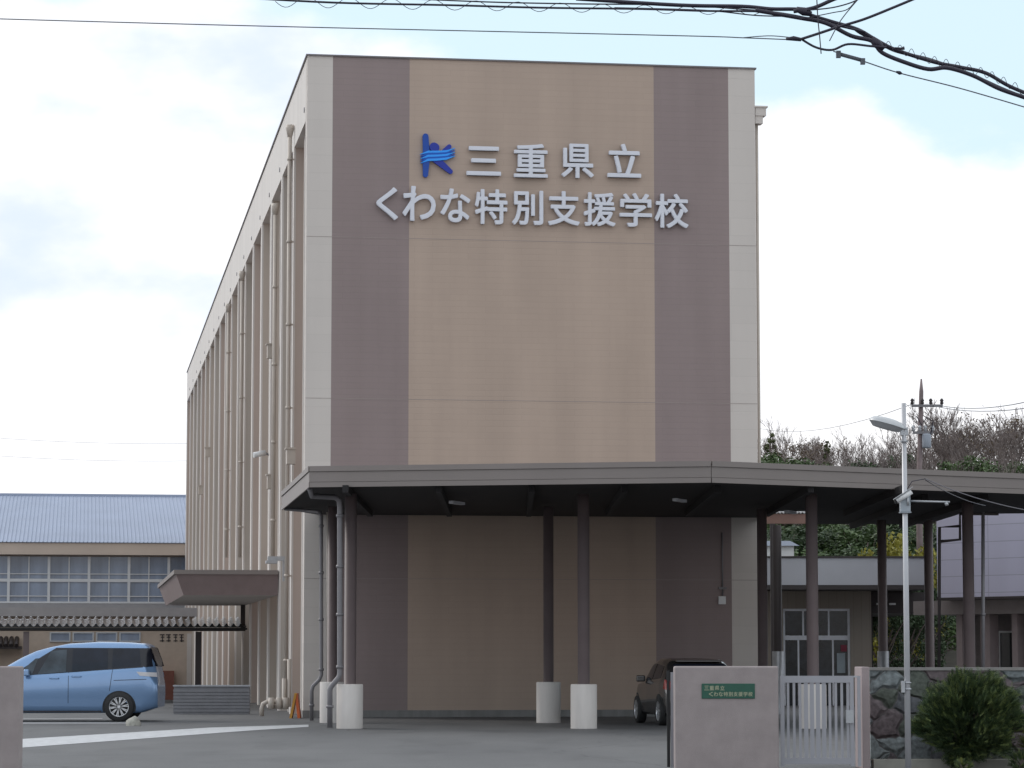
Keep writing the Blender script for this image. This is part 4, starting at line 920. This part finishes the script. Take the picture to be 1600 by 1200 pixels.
# dark hatchback seen from behind, parked along the school wall
m_gc = mat('dark_taupe_metallic', (0.060, 0.056, 0.056), 0.25, 0.4, var=0.03, coat=1.0)
hd = P(1042, 1000, 62.2); hd.z = 0
hc = empty('hatchback', hd, 0, 'dark metallic hatchback seen from behind beside the name plate pillar', 'car')
hc.location = hd+E1*0.80+E2*4.1; hc.rotation_euler = (0, 0, A_ANG-math.pi/2)     # tail towards the camera
hh = Car(4.1, [(0, 0.62), (0.1, 0.74), (0.6, 0.90), (1.0, 0.98), (1.45, 1.22), (1.8, 1.38), (2.3, 1.455), (2.9, 1.45), (3.4, 1.40), (3.6, 1.34), (3.9, 1.08), (4.0, 0.98), (4.08, 0.8), (4.1, 0.6)],
         [(0, 0.6), (0.9, 0.88), (2.0, 0.93), (3.3, 0.99), (3.8, 1.02), (4.1, 0.7)], [(0, 0.25), (0.3, 0.2), (3.8, 0.22), (4.1, 0.32)],
         [(0, 0.58), (0.2, 0.74), (0.8, 0.83), (2.0, 0.845), (3.4, 0.84), (3.85, 0.79), (4.1, 0.72)], rootw=0.74)
m_red = mat('red_taillight', (0.34, 0.02, 0.012), 0.2)
hh.body('body', m_gc, hc)
for sg in (-1, 1):
    hh.panel('window', [(1.55, 0.965), (2.45, 0.99), (2.45, 1.33), (1.95, 1.33)], sg, m_cg, hc, 0.006)
    hh.panel('window', [(2.52, 0.99), (3.35, 1.03), (3.25, 1.28), (2.52, 1.33)], sg, m_cg, hc, 0.006)
    hh.panel('taillight', [(3.72, 0.80), (4.03, 0.76), (3.98, 0.94), (3.78, 1.0)], sg, m_red, hc, 0.012)
    y = sg*hh.side(1.6, 0.98); b = MB(); b.obox((1.62, y+sg*0.12, 1.0), (0.05, 0, 0), (0, 0.10, 0), (0, 0, 0.07)); bevel(b.build('wing_mirror', m_gc, hc), 0.03, 3)
    arch(hh, hc, 3.35, 0.31, 0.37, sg); arch(hh, hc, 0.85, 0.31, 0.37, sg)
    for x in (3.35, 0.85): wheel(hc, x, sg*0.855, 0.31, sg, spokes=7)
b = MB(); b.poly([(3.63, -0.56, 1.325), (3.63, 0.56, 1.325), (3.925, 0.66, 1.08), (3.925, -0.66, 1.08)]); b.build('rear_window', m_cg, hc)
for y in (-0.64, 0.64):
    b = MB(); b.box((4.03, y-0.12, 0.80), (4.085, y+0.10, 0.93)); bevel(b.build('taillight', m_red, hc), 0.02)
b = MB(); b.box((4.06, -0.7, 0.36), (4.13, 0.7, 0.56)); bevel(b.build('bumper', m_gc, hc), 0.03, 3)
b = MB(); b.box((4.101, -0.17, 0.66), (4.115, 0.17, 0.80)); b.build('number_plate', m_white, hc)
b = MB(); b.obox((3.56, 0, 1.40), (0.12, 0, -0.01), (0, 0.5, 0), (0, 0, 0.018)); bevel(b.build('spoiler', m_gc, hc), 0.01)

# ------------------------------------------------------------------ hill and trees behind
hb = MB(); nx_, ny_ = 50, 16; hv = []
for j in range(ny_+1):
    for i in range(nx_+1):
        X = 2+i*3.2; Yd = 112+j*9
        t = min(1, max(0, (Yd-114)/55)); t = t*t*(3-2*t)
        e = min(1, max(0, (X-3)/12)); z = 10.6*t*e+0.5*math.sin(X*0.3+Yd*0.1)*t-0.05
        hb.v.append((X, Yd, z))
for j in range(ny_):
    for i in range(nx_):
        a = j*(nx_+1)+i; hb.f.append([a, a+1, a+nx_+2, a+nx_+1]); hb.m.append(0); hb.sm.append(True)
tag(hb.build('hill', mat('hill_undergrowth', (0.055, 0.048, 0.035), 0.9, var=0.5, scale=0.6, bump=0.8, bscale=1.5)), kind='structure')
def hz(X, Yd):
    t = min(1, max(0, (Yd-114)/55)); t = t*t*(3-2*t); e = min(1, max(0, (X-3)/12)); return 10.6*t*e+0.5*math.sin(X*0.3+Yd*0.1)*t-0.05
def bare_tree(h, seed, material, spread=0.55, russet=0):
    rs = random.Random(seed); tr = MB(); cr = MB(); lf = []
    def grow(p, d, L_, r, lev):
        pts = [p]; n = 3 if lev < 3 else 2; q = p.copy(); dd = d.copy()
        for i in range(n):
            dd = (dd+Vector((rs.gauss(0, .12), rs.gauss(0, .12), rs.gauss(0.03, .08)))).normalized(); q = q+dd*L_/n; pts.append(q.copy())
        (tr if lev < 1 else cr).tube(pts, [r*(1-0.45*i/n) for i in range(n+1)], 6 if lev < 2 else 3, cap=False)
        if lev >= 6: lf.append(q.copy()); return
        nb_ = rs.choice((2, 2, 3)) if lev > 0 else rs.choice((3, 4, 5))
        for k in range(nb_):
            a = rs.uniform(0, 6.28); side = Vector((math.cos(a), math.sin(a), 0)); nd_ = (dd*(1.0)+side*rs.uniform(spread*0.5, spread*1.35)+Vector((0, 0, 0.12))).normalized()
            st = pts[rs.choice((1, 2))] if (lev > 0 and rs.random() < 0.35 and len(pts) > 2) else q
            grow(st.copy(), nd_, L_*rs.uniform(0.62, 0.86), max(r*0.58, 0.017), lev+1)
    grow(Vector((0, 0, -0.3)), Vector((rs.uniform(-.08, .08), 0, 1)), h*0.27, h*0.018, 0)
    top_ = max(q[2] for q in cr.v); f_ = h/top_
    for q_ in (tr, cr): q_.v = [(x*f_, y*f_, z*f_) for x, y, z in q_.v]
    lf = [p*f_ for p in lf]
    e = empty('bare_tree', (0, 0, 0)); tr.build('trunk', material, e); cr.build('crown', material, e)
    if russet:
        b = MB()
        for p in lf:
            for k in range(russet):
                c = p+Vector((rs.gauss(0, .25), rs.gauss(0, .25), rs.gauss(0, .2))); u = Vector((rs.gauss(0, 1), rs.gauss(0, 1), rs.gauss(0, 1))).normalized()*0.09; w = u.cross(Vector((rs.gauss(0, 1), rs.gauss(0, 1), 1))).normalized()*0.06
                b.poly([c-u, c+w, c+u, c-w])
        b.build('leaves', m_leaf_b, e)
    return e
protos = [bare_tree(8, 11, m_bark2, 0.5), bare_tree(7, 23, m_bark, 0.6), bare_tree(8.5, 35, m_bark2, 0.42), bare_tree(7.5, 47, m_bark, 0.55, 2)]
used = [False]*4
def put(i, px, d, top, label, cat='tree', group=None, hh_=(8, 7, 8.5, 7.5), rot=None):
    X = HX(px, d); zb_ = hz(X, d); want = HZ(top, d)-zb_
    if not used[i]: o = protos[i]; used[i] = True
    else: o = copy_tree(protos[i])
    s = want/(hh_[i]*1.0); o.location = (X, d, zb_); o.scale = (s*1.0, s*1.0, s); o.rotation_euler = (0, 0, rot if rot is not None else random.uniform(0, 6.28))
    tag(o, label, cat, group); return o
GRP = 'bare trees along the hill crest'
big = [(1228, 168, 648, 2, 'slender bare tree rising highest just right of the striped gable'), (1205, 160, 672, 0, 'small bare tree touching the right edge of the striped gable'),
       (1500, 165, 622, 0, 'tallest wide bare tree right of the utility pole'), (1555, 160, 628, 2, 'tall bare tree near the right edge of the picture'),
       (1588, 158, 640, 3, 'russet leaved bare tree at the right edge of the picture'), (1355, 166, 660, 1, 'bare tree just left of the lamp head'),
       (1470, 170, 630, 2, 'bare tree directly right of the utility pole')]
for px, d, top, i, lab in big: put(i, px, d, top, lab, group=GRP)
rs = random.Random(99)
for k in range(50):
    px = (1192+k*11.0 if k < 20 else 1412+(k-20)*6.6)+rs.uniform(-5, 5); d = rs.uniform(152, 178); top = rs.uniform(676, 706) if px < 1420 else rs.uniform(644, 682)
    put(rs.choice((0, 1, 1, 2, 3)), px, d, top, 'bare tree standing among the other leafless trees on the hill crest', group=GRP)
for k in range(30):
    px = 1190+k*14.2+rs.uniform(-4, 4); d = rs.uniform(142, 150); top = rs.uniform(696, 716)
    put(rs.choice((1, 0, 2, 0)), px, d, top, 'low bare tree in the dense thicket just above the canopy edge', group='low bare trees above the canopy')
def leafy(h, rad, seed, material, n=6500, ls=0.095, conic=0.0):
    rs = random.Random(seed); e = empty('evergreen_tree'); t = MB(); t.tube([(0, 0, -0.3), (0.05, 0, h*0.5), (0, 0, h*0.85)], [h*0.022, h*0.014, 0.02], 7)
    b = MB(); cl = []
    for i in range(26 if conic == 0 else 44):
        a = rs.uniform(0, 6.28); zz = rs.uniform(0.25, 0.97); zz = zz if conic == 0 else rs.uniform(0.1, 0.98); rr = rad*((1-conic*zz)*math.sqrt(max(0.05, 1-((zz-0.5)/0.62)**2)) if True else 1)
        c = Vector((rr*rs.uniform(0.3, 0.85)*math.cos(a), rr*rs.uniform(0.3, 0.85)*math.sin(a), h*zz)); cl.append((c, rad*rs.uniform(0.16, 0.34)*(1.0 if conic == 0 else 1.35-zz)))
        t.tube([(0, 0, h*zz*0.6), c], [0.05, 0.02], 4)
    t.build('trunk', m_bark, e)
    for i in range(n):
        c, r = rs.choice(cl); d = Vector((rs.gauss(0, 1), rs.gauss(0, 1), rs.gauss(0, 1))).normalized(); p = c+d*r*rs.uniform(0.3, 1.05)
        u = Vector((rs.gauss(0, 1), rs.gauss(0, 1), rs.gauss(0, .6))).normalized()*ls*rs.uniform(.6, 1.2); w = u.cross(Vector((rs.gauss(0, 1), rs.gauss(0, 1), rs.gauss(0, 1)))).normalized()*ls*0.5
        b.poly([p-u, p+w, p+u, p-w])
    tz = max(q[2] for q in b.v); b.v = [(x, y, z*h/tz) for x, y, z in b.v]
    b.build('crown', material, e); return e
m_leaf_o = mat('olive_leaf', (0.10, 0.11, 0.05), 0.7, var=0.4, scale=1.4)
ev = [leafy(6, 2.2, 1, m_leaf_d), leafy(6, 2.4, 2, m_leaf_m), leafy(7, 1.1, 3, m_leaf_o, 1300, 0.11, 0.75)]
yl = leafy(5, 2.0, 4, m_leaf_y, 3200, 0.12)
ue = [False]*3
def putev(i, px, d, top, label, h=(6, 6, 7), sx=1.0, group='evergreen trees on the hillside'):
    X = HX(px, d); zb_ = hz(X, d); want = HZ(top, d)-zb_
    if not ue[i]: o = ev[i]; ue[i] = True
    else: o = copy_tree(ev[i])
    s = max(0.25, want/h[i]); o.location = (X, d, zb_); o.scale = (s*sx, s*sx, s); o.rotation_euler = (0, 0, random.uniform(0, 6.28)); tag(o, label, 'tree', group)
putev(2, 1207, 150, 676, 'thin pointed evergreen right beside the upper gable edge')
putev(1, 1230, 141, 706, 'round green tree low above the canopy beside the gable')
putev(1, 1262, 141, 714, 'low green tree just right of the round green tree')
putev(2, 1296, 152, 688, 'narrow dark evergreen between the bare trees left of the lamp')
putev(0, 1368, 141, 712, 'dark evergreen below the lamp head above the canopy')
putev(0, 1412, 150, 706, 'dark evergreen behind the lamp pole above the canopy')
putev(1, 1510, 141, 710, 'green bushy tree above the canopy right of the utility pole')
putev(1, 1592, 146, 718, 'green bushy tree above the canopy at the right edge of the picture')
for k, px in enumerate((1195, 1225, 1258, 1292, 1326, 1358, 1392, 1425, 1458)):
    putev(k % 2, px, 126+(k*7) % 11, 815, 'dense evergreen on the slope seen under the canopy roof', sx=1.35)
for k, px in enumerate((1240, 1290, 1340, 1390, 1440)):
    putev((k+1) % 2, px, 118+(k*5) % 6, 850, 'low evergreen at the foot of the slope seen above the entrance hall roof', sx=1.3, group='low evergreens at the foot of the slope')
X = HX(1418, 108); yl.name = 'yellow_tree'; yl.location = (X, 108, hz(X, 108)); s = HZ(828, 108)/5.0; yl.scale = (s*0.62, s*0.62, s)
tag(yl, 'yellow green tree behind the lamp pole under the canopy', 'tree')
yl2 = copy_tree(yl); X = HX(1366, 109); yl2.location = (X, 109, 0); s = HZ(855, 109)/5; yl2.scale = (s*0.4, s*0.4, s); tag(yl2, 'lower yellow green tree left of the dark posts above the pale eave band', 'tree')
# courtyard shrubs seen through the open passage
for k, px in enumerate((1385, 1420, 1448)):
    o = copy_tree(ev[0]); o.name = 'courtyard_shrub'; X = HX(px, 97+k); o.location = (X, 97+k, 0); o.scale = (0.5, 0.5, 0.72); tag(o, ('courtyard shrub behind the post with the galvanised sleeve', 'courtyard shrub behind the lamp pole in the open passage', 'courtyard shrub beside the panelled building')[k], 'shrub', 'courtyard shrubs')
# small house roof glimpsed under the canopy
hs = empty('small_house', (HX(1232, 112), 112, 0), 0, 'small pale house top glimpsed under the canopy beside the gable', 'house')
b = MB(); b.box((-1.0, 0, 0), (0.25, 4, HZ(852, 112))); b.build('wall', m_white, hs)
b = MB(); b.poly([(-1.2, -0.2, HZ(853, 112)), (0.45, -0.2, HZ(853, 112)), (0.3, 2, HZ(842, 112)), (-1.0, 2, HZ(842, 112))]); b.poly([(-1.0, 2, HZ(842, 112)), (0.3, 2, HZ(842, 112)), (0.45, 4.2, HZ(853, 112)), (-1.2, 4.2, HZ(853, 112))]); b.build('roof', mat('blue_tile', (0.10, 0.12, 0.18), 0.5), hs)

# ------------------------------------------------------------------ utility pole and wires
ud = 112.0
up_ = empty('utility_pole', (HX(1439.5, ud), ud, 0), 0, 'concrete utility pole with cross arms and a transformer among the bare trees', 'utility pole')
def uq(px, py, dy=0): w = P(px, py, ud+dy); return Vector((w.x-HX(1439.5, ud), dy, w.z))
b = MB(); b.tube([(0, 0, 0), (0, 0, 8), uq(1439.5, 612), uq(1439.5, 592)], [0.16, 0.115, 0.085, 0.03], 12); b.build('pole', mat('weathered_pole', (0.22, 0.17, 0.17), 0.7, var=0.2), up_)
for y0, a, c in ((634, 1424, 1473), (676, 1426, 1458)):
    b = MB(); p, q_ = uq(a, y0, -0.15), uq(c, y0, -0.15); b.obox((p+q_)/2, (q_-p)/2, (0, 0.05, 0), (0, 0, 0.05)); o = b.build('cross_arm', m_greypipe, up_)
    for t in (0.03, 0.35, 0.62, 0.97):
        c_ = p+(q_-p)*t; b = MB(); b.lathe([(0.04, 0.05), (0.08, 0.10), (0.05, 0.16), (0.08, 0.2), (0.04, 0.28), (0, 0.29)], c_, 8); b.build('insulator', m_brown_d if y0 < 650 else m_galv, o)
b = MB(); b.lathe([(0, 0), (0.16, 0.0), (0.18, 0.05), (0.18, 0.5), (0.15, 0.55), (0, 0.57)], uq(1448, 700, -0.2), 14); b.build('transformer', mat('transformer_grey', (0.30, 0.33, 0.38), 0.5), up_)
b = MB(); b.tube([uq(1432, 650, -0.1), uq(1440, 664, -0.15), uq(1448, 652, -0.2), uq(1458, 658, -0.2), uq(1452, 690, -0.2)], 0.025, 5); b.build('jumper_cable', m_cable, up_)
def wire(name, pts, r, label, group, m=m_wire, seg=6, n=10, sag=None):
    b = MB(); w = [P(*p) for p in pts]
    if len(w) == 2:
        a, c = w; s_ = sag or 0.0; w = [a.lerp(c, i/n)-Vector((0, 0, s_*4*(i/n)*(1-i/n))) for i in range(n+1)]
    b.tube(w, r, seg); return tag(b.build(name, m), label, 'cable', group)
wg = 'thin power lines at the utility pole'
wire('power_line', [(1470, 634, 112), (1700, 600, 70)], 0.014, 'upper thin power line running right from the utility pole cross arm', wg, sag=0.3)
wire('power_line', [(1458, 634, 112), (1700, 618, 72)], 0.014, 'lower thin power line running right from the utility pole cross arm', wg, sag=0.3)
wire('power_line', [(1424, 632, 112), (1180, 668, 190)], 0.012, 'faint power line running left from the utility pole behind the trees', wg, sag=0.6)
wire('service_wire', [(1446, 748, 37.6), (1620, 800, 33)], 0.006, 'thin wire sloping down right from the lamp pole in front of the canopy', 'wires from the lamp pole', m_cable, sag=0.05)
wire('service_wire', [(1446, 750, 37.6), (1540, 790, 50)], 0.006, 'second thin wire below the first from the lamp pole to the canopy', 'wires from the lamp pole', m_cable, sag=0.05)
wire('service_wire', [(1417, 765, 37.5), (1425, 752, 37.5), (1446, 748, 37.6)], 0.006, 'short wire looping from the pole box to its wire clamp', 'wires from the lamp pole', m_cable)
for k, (y0, y1) in enumerate(((680, 693), (708, 720))):
    wire('distant_power_line', [(-60, y0, 300), (300, y1, 300)], 0.02, ('upper faint power line left of the school above the gymnasium', 'lower faint power line left of the school above the gymnasium')[k], 'faint power lines on the left', mat('pale_wire', (0.45, 0.46, 0.5), 0.6), sag=0.3)
# overhead cables close to the camera
cd_ = 25.0
TH = 0.78
def smooth_path(pts, sub=6):
    out = []; n = len(pts)
    for i in range(n-1):
        p0, p1, p2, p3 = pts[max(0, i-1)], pts[i], pts[i+1], pts[min(n-1, i+2)]
        for k in range(sub):
            t = k/sub; out.append(tuple(0.5*((2*p1[j])+(-p0[j]+p2[j])*t+(2*p0[j]-5*p1[j]+4*p2[j]-p3[j])*t*t+(-p0[j]+3*p1[j]-3*p2[j]+p3[j])*t**3) for j in range(len(p1))))
    return out+[pts[-1]]
cg = 'black overhead cables crossing the top right corner'
def cable(pts, r, label, d=cd_, m=m_cable, group=cg, name='overhead_cable', sub=6):
    b = MB(); b.tube([P(x, y, d) for x, y in smooth_path(pts, sub)], r*(TH if r > 1.2*pxm else 1.0), 8); return tag(b.build(name, m), label, 'cable', group)
pxm = cd_/F
cable([(340, -6), (520, 4), (700, 8), (845, 12), (1000, 14), (1100, 17), (1190, 18), (1240, 24), (1300, 38), (1352, 50)], 2.2*pxm, 'long black cable along the top edge joining the bundle', cd_)
cable([(900, -2), (1060, 8), (1160, 10), (1205, 14), (1250, 15), (1268, 24), (1300, 34), (1340, 46), (1370, 63), (1400, 78), (1460, 97), (1500, 105), (1540, 114), (1580, 136), (1640, 160)], 4.0*pxm, 'thick upper strand of the twisted cable bundle', cd_+0.05)
cable([(1180, 16), (1250, 28), (1290, 36), (1330, 56), (1362, 64), (1378, 82), (1410, 96), (1450, 108), (1480, 106), (1520, 118), (1560, 138), (1600, 152), (1650, 170)], 4.4*pxm, 'thick lower strand of the twisted cable bundle', cd_-0.05)
cable([(1290, 37), (1325, 40), (1345, 52), (1372, 66), (1400, 80), (1450, 92), (1490, 106), (1530, 122), (1575, 142), (1640, 166)], 3.2*pxm, 'middle strand woven through the twisted cable bundle', cd_+0.12)
cable([(1438, -6), (1400, 10), (1350, 30), (1310, 42), (1280, 52), (1252, 61)], 2.8*pxm, 'straight black cable slanting down left from the top edge', cd_-0.15)
cable([(1252, 61), (1275, 74), (1300, 78), (1325, 69), (1360, 72), (1385, 74)], 2.4*pxm, 'looping black cable below the bundle', cd_-0.12)
cable([(-60, 27), (0, 29.5), (420, 41), (1050, 55.5), (1160, 59), (1235, 62)], 0.9*pxm, 'long thin single wire spanning the sky from the left edge', cd_+0.2, m_wire)
cable([(1160, 59), (1200, 56), (1230, 58), (1250, 61)], 0.8*pxm, 'short thin wire closing into the clamp above the gable', cd_+0.1, m_wire)
cable([(1302, 80), (1350, 96), (1405, 114), (1500, 138), (1610, 170)], 1.0*pxm, 'thin stay wire dropping to the right edge below the bundle', cd_, m_wire)
cable([(1240, 18), (1272, 12), (1300, 0), (1320, -8)], 4.0*pxm, 'thick cable climbing out of the top edge from the knot', cd_-0.05)
cable([(1262, 16), (1300, 12), (1330, 4), (1350, -6)], 1.4*pxm, 'thin cable rising right from the knot', cd_-0.08)
cable([(1250, 30), (1300, 20), (1325, 14), (1342, -6)], 0.8*pxm, 'loose thin wire curling over the knot', cd_-0.1)
cable([(1276, -6), (1278, 30), (1281, 60), (1283, 84)], 0.9*pxm, 'short wire end hanging down through the bundle', cd_-0.2)
cable([(1345, -6), (1315, 30), (1296, 64)], 0.8*pxm, 'thin wire crossing the bundle diagonally', cd_-0.25)
cable([(600, -4), (760, 3), (900, 6), (1060, 8), (1180, 16)], 1.2*pxm, 'upper slim cable running beside the long black cable', cd_+0.15)
cable([(960, 12), (1100, 16), (1180, 24), (1240, 26), (1290, 30)], 1.4*pxm, 'lower slim cable merging into the bundle from the left', cd_+0.22)
sp = []; 
b = MB(); pts = []
x = 430.0
while x < 1215:
    ph = (x-430)/66*2*math.pi; yc = 4+(x-430)/785*17; amp = 9-3.5*(x-430)/785
    pts.append(P(x, yc+amp*math.sin(ph)-2, cd_+0.03*math.cos(ph))); x += 5
b.tube(pts, 0.55*pxm, 5); tag(b.build('lashing_wire', m_cable), 'thin lashing wire spiralling round the long cable along the top edge', 'cable')
b = MB(); pts = []; x = 1375.0
while x < 1610:
    ph = (x-1375)/18*2*math.pi; yc = interp([(1375, 70), (1460, 98), (1540, 117), (1610, 150)], x); pts.append(P(x, yc+7*math.sin(ph)-3, cd_+0.03*math.cos(ph))); x += 1.5
b.tube(pts, 0.5*pxm, 5); tag(b.build('lashing_wire', m_cable), 'fine lashing wire coiled round the twisted bundle at the right edge', 'cable')
def clamp(pts, r, label, d=cd_-0.05, m=m_cable):
    b = MB(); b.tube([P(x, y, d) for x, y in pts], r, 8)
    return tag(b.build('cable_clamp', m), label, 'clamp', 'clamps on the overhead cables')
clamp([(1244, 14), (1256, 18), (1268, 22)], [4*pxm, 7*pxm, 4*pxm], 'knobbly black clamp where the cables knot together')
clamp([(1362, 60), (1370, 68), (1380, 78)], [5*pxm, 8*pxm, 4*pxm], 'black clamp binding the bundle right of the knot')
clamp([(1228, 61), (1240, 60), (1252, 62)], [2*pxm, 4*pxm, 3*pxm], 'small clamp ending the long thin wire')
clamp([(1398, 75), (1408, 76), (1413, 75)], [1.5*pxm, 2*pxm, 3*pxm], 'tiny clamp tab above the bundle')
clamp([(1400, 112), (1406, 114), (1409, 115)], [1.5*pxm, 3.2*pxm, 1.5*pxm], 'tiny clamp on the thin stay wire')
b = MB(); b.tube([P(1310, 84, cd_), P(1350, 95, cd_)], 3.2*pxm, 8); b.obox(P(1310, 85, cd_), (0.02, 0, 0), (0, 0.02, 0), (0, 0, 0.03)); b.obox(P(1348, 96, cd_), (0.02, 0, 0), (0, 0.02, 0), (0, 0, 0.026)); tag(b.build('turnbuckle', m_wire), 'grey turnbuckle on the stay wire below the cable loop', 'turnbuckle')
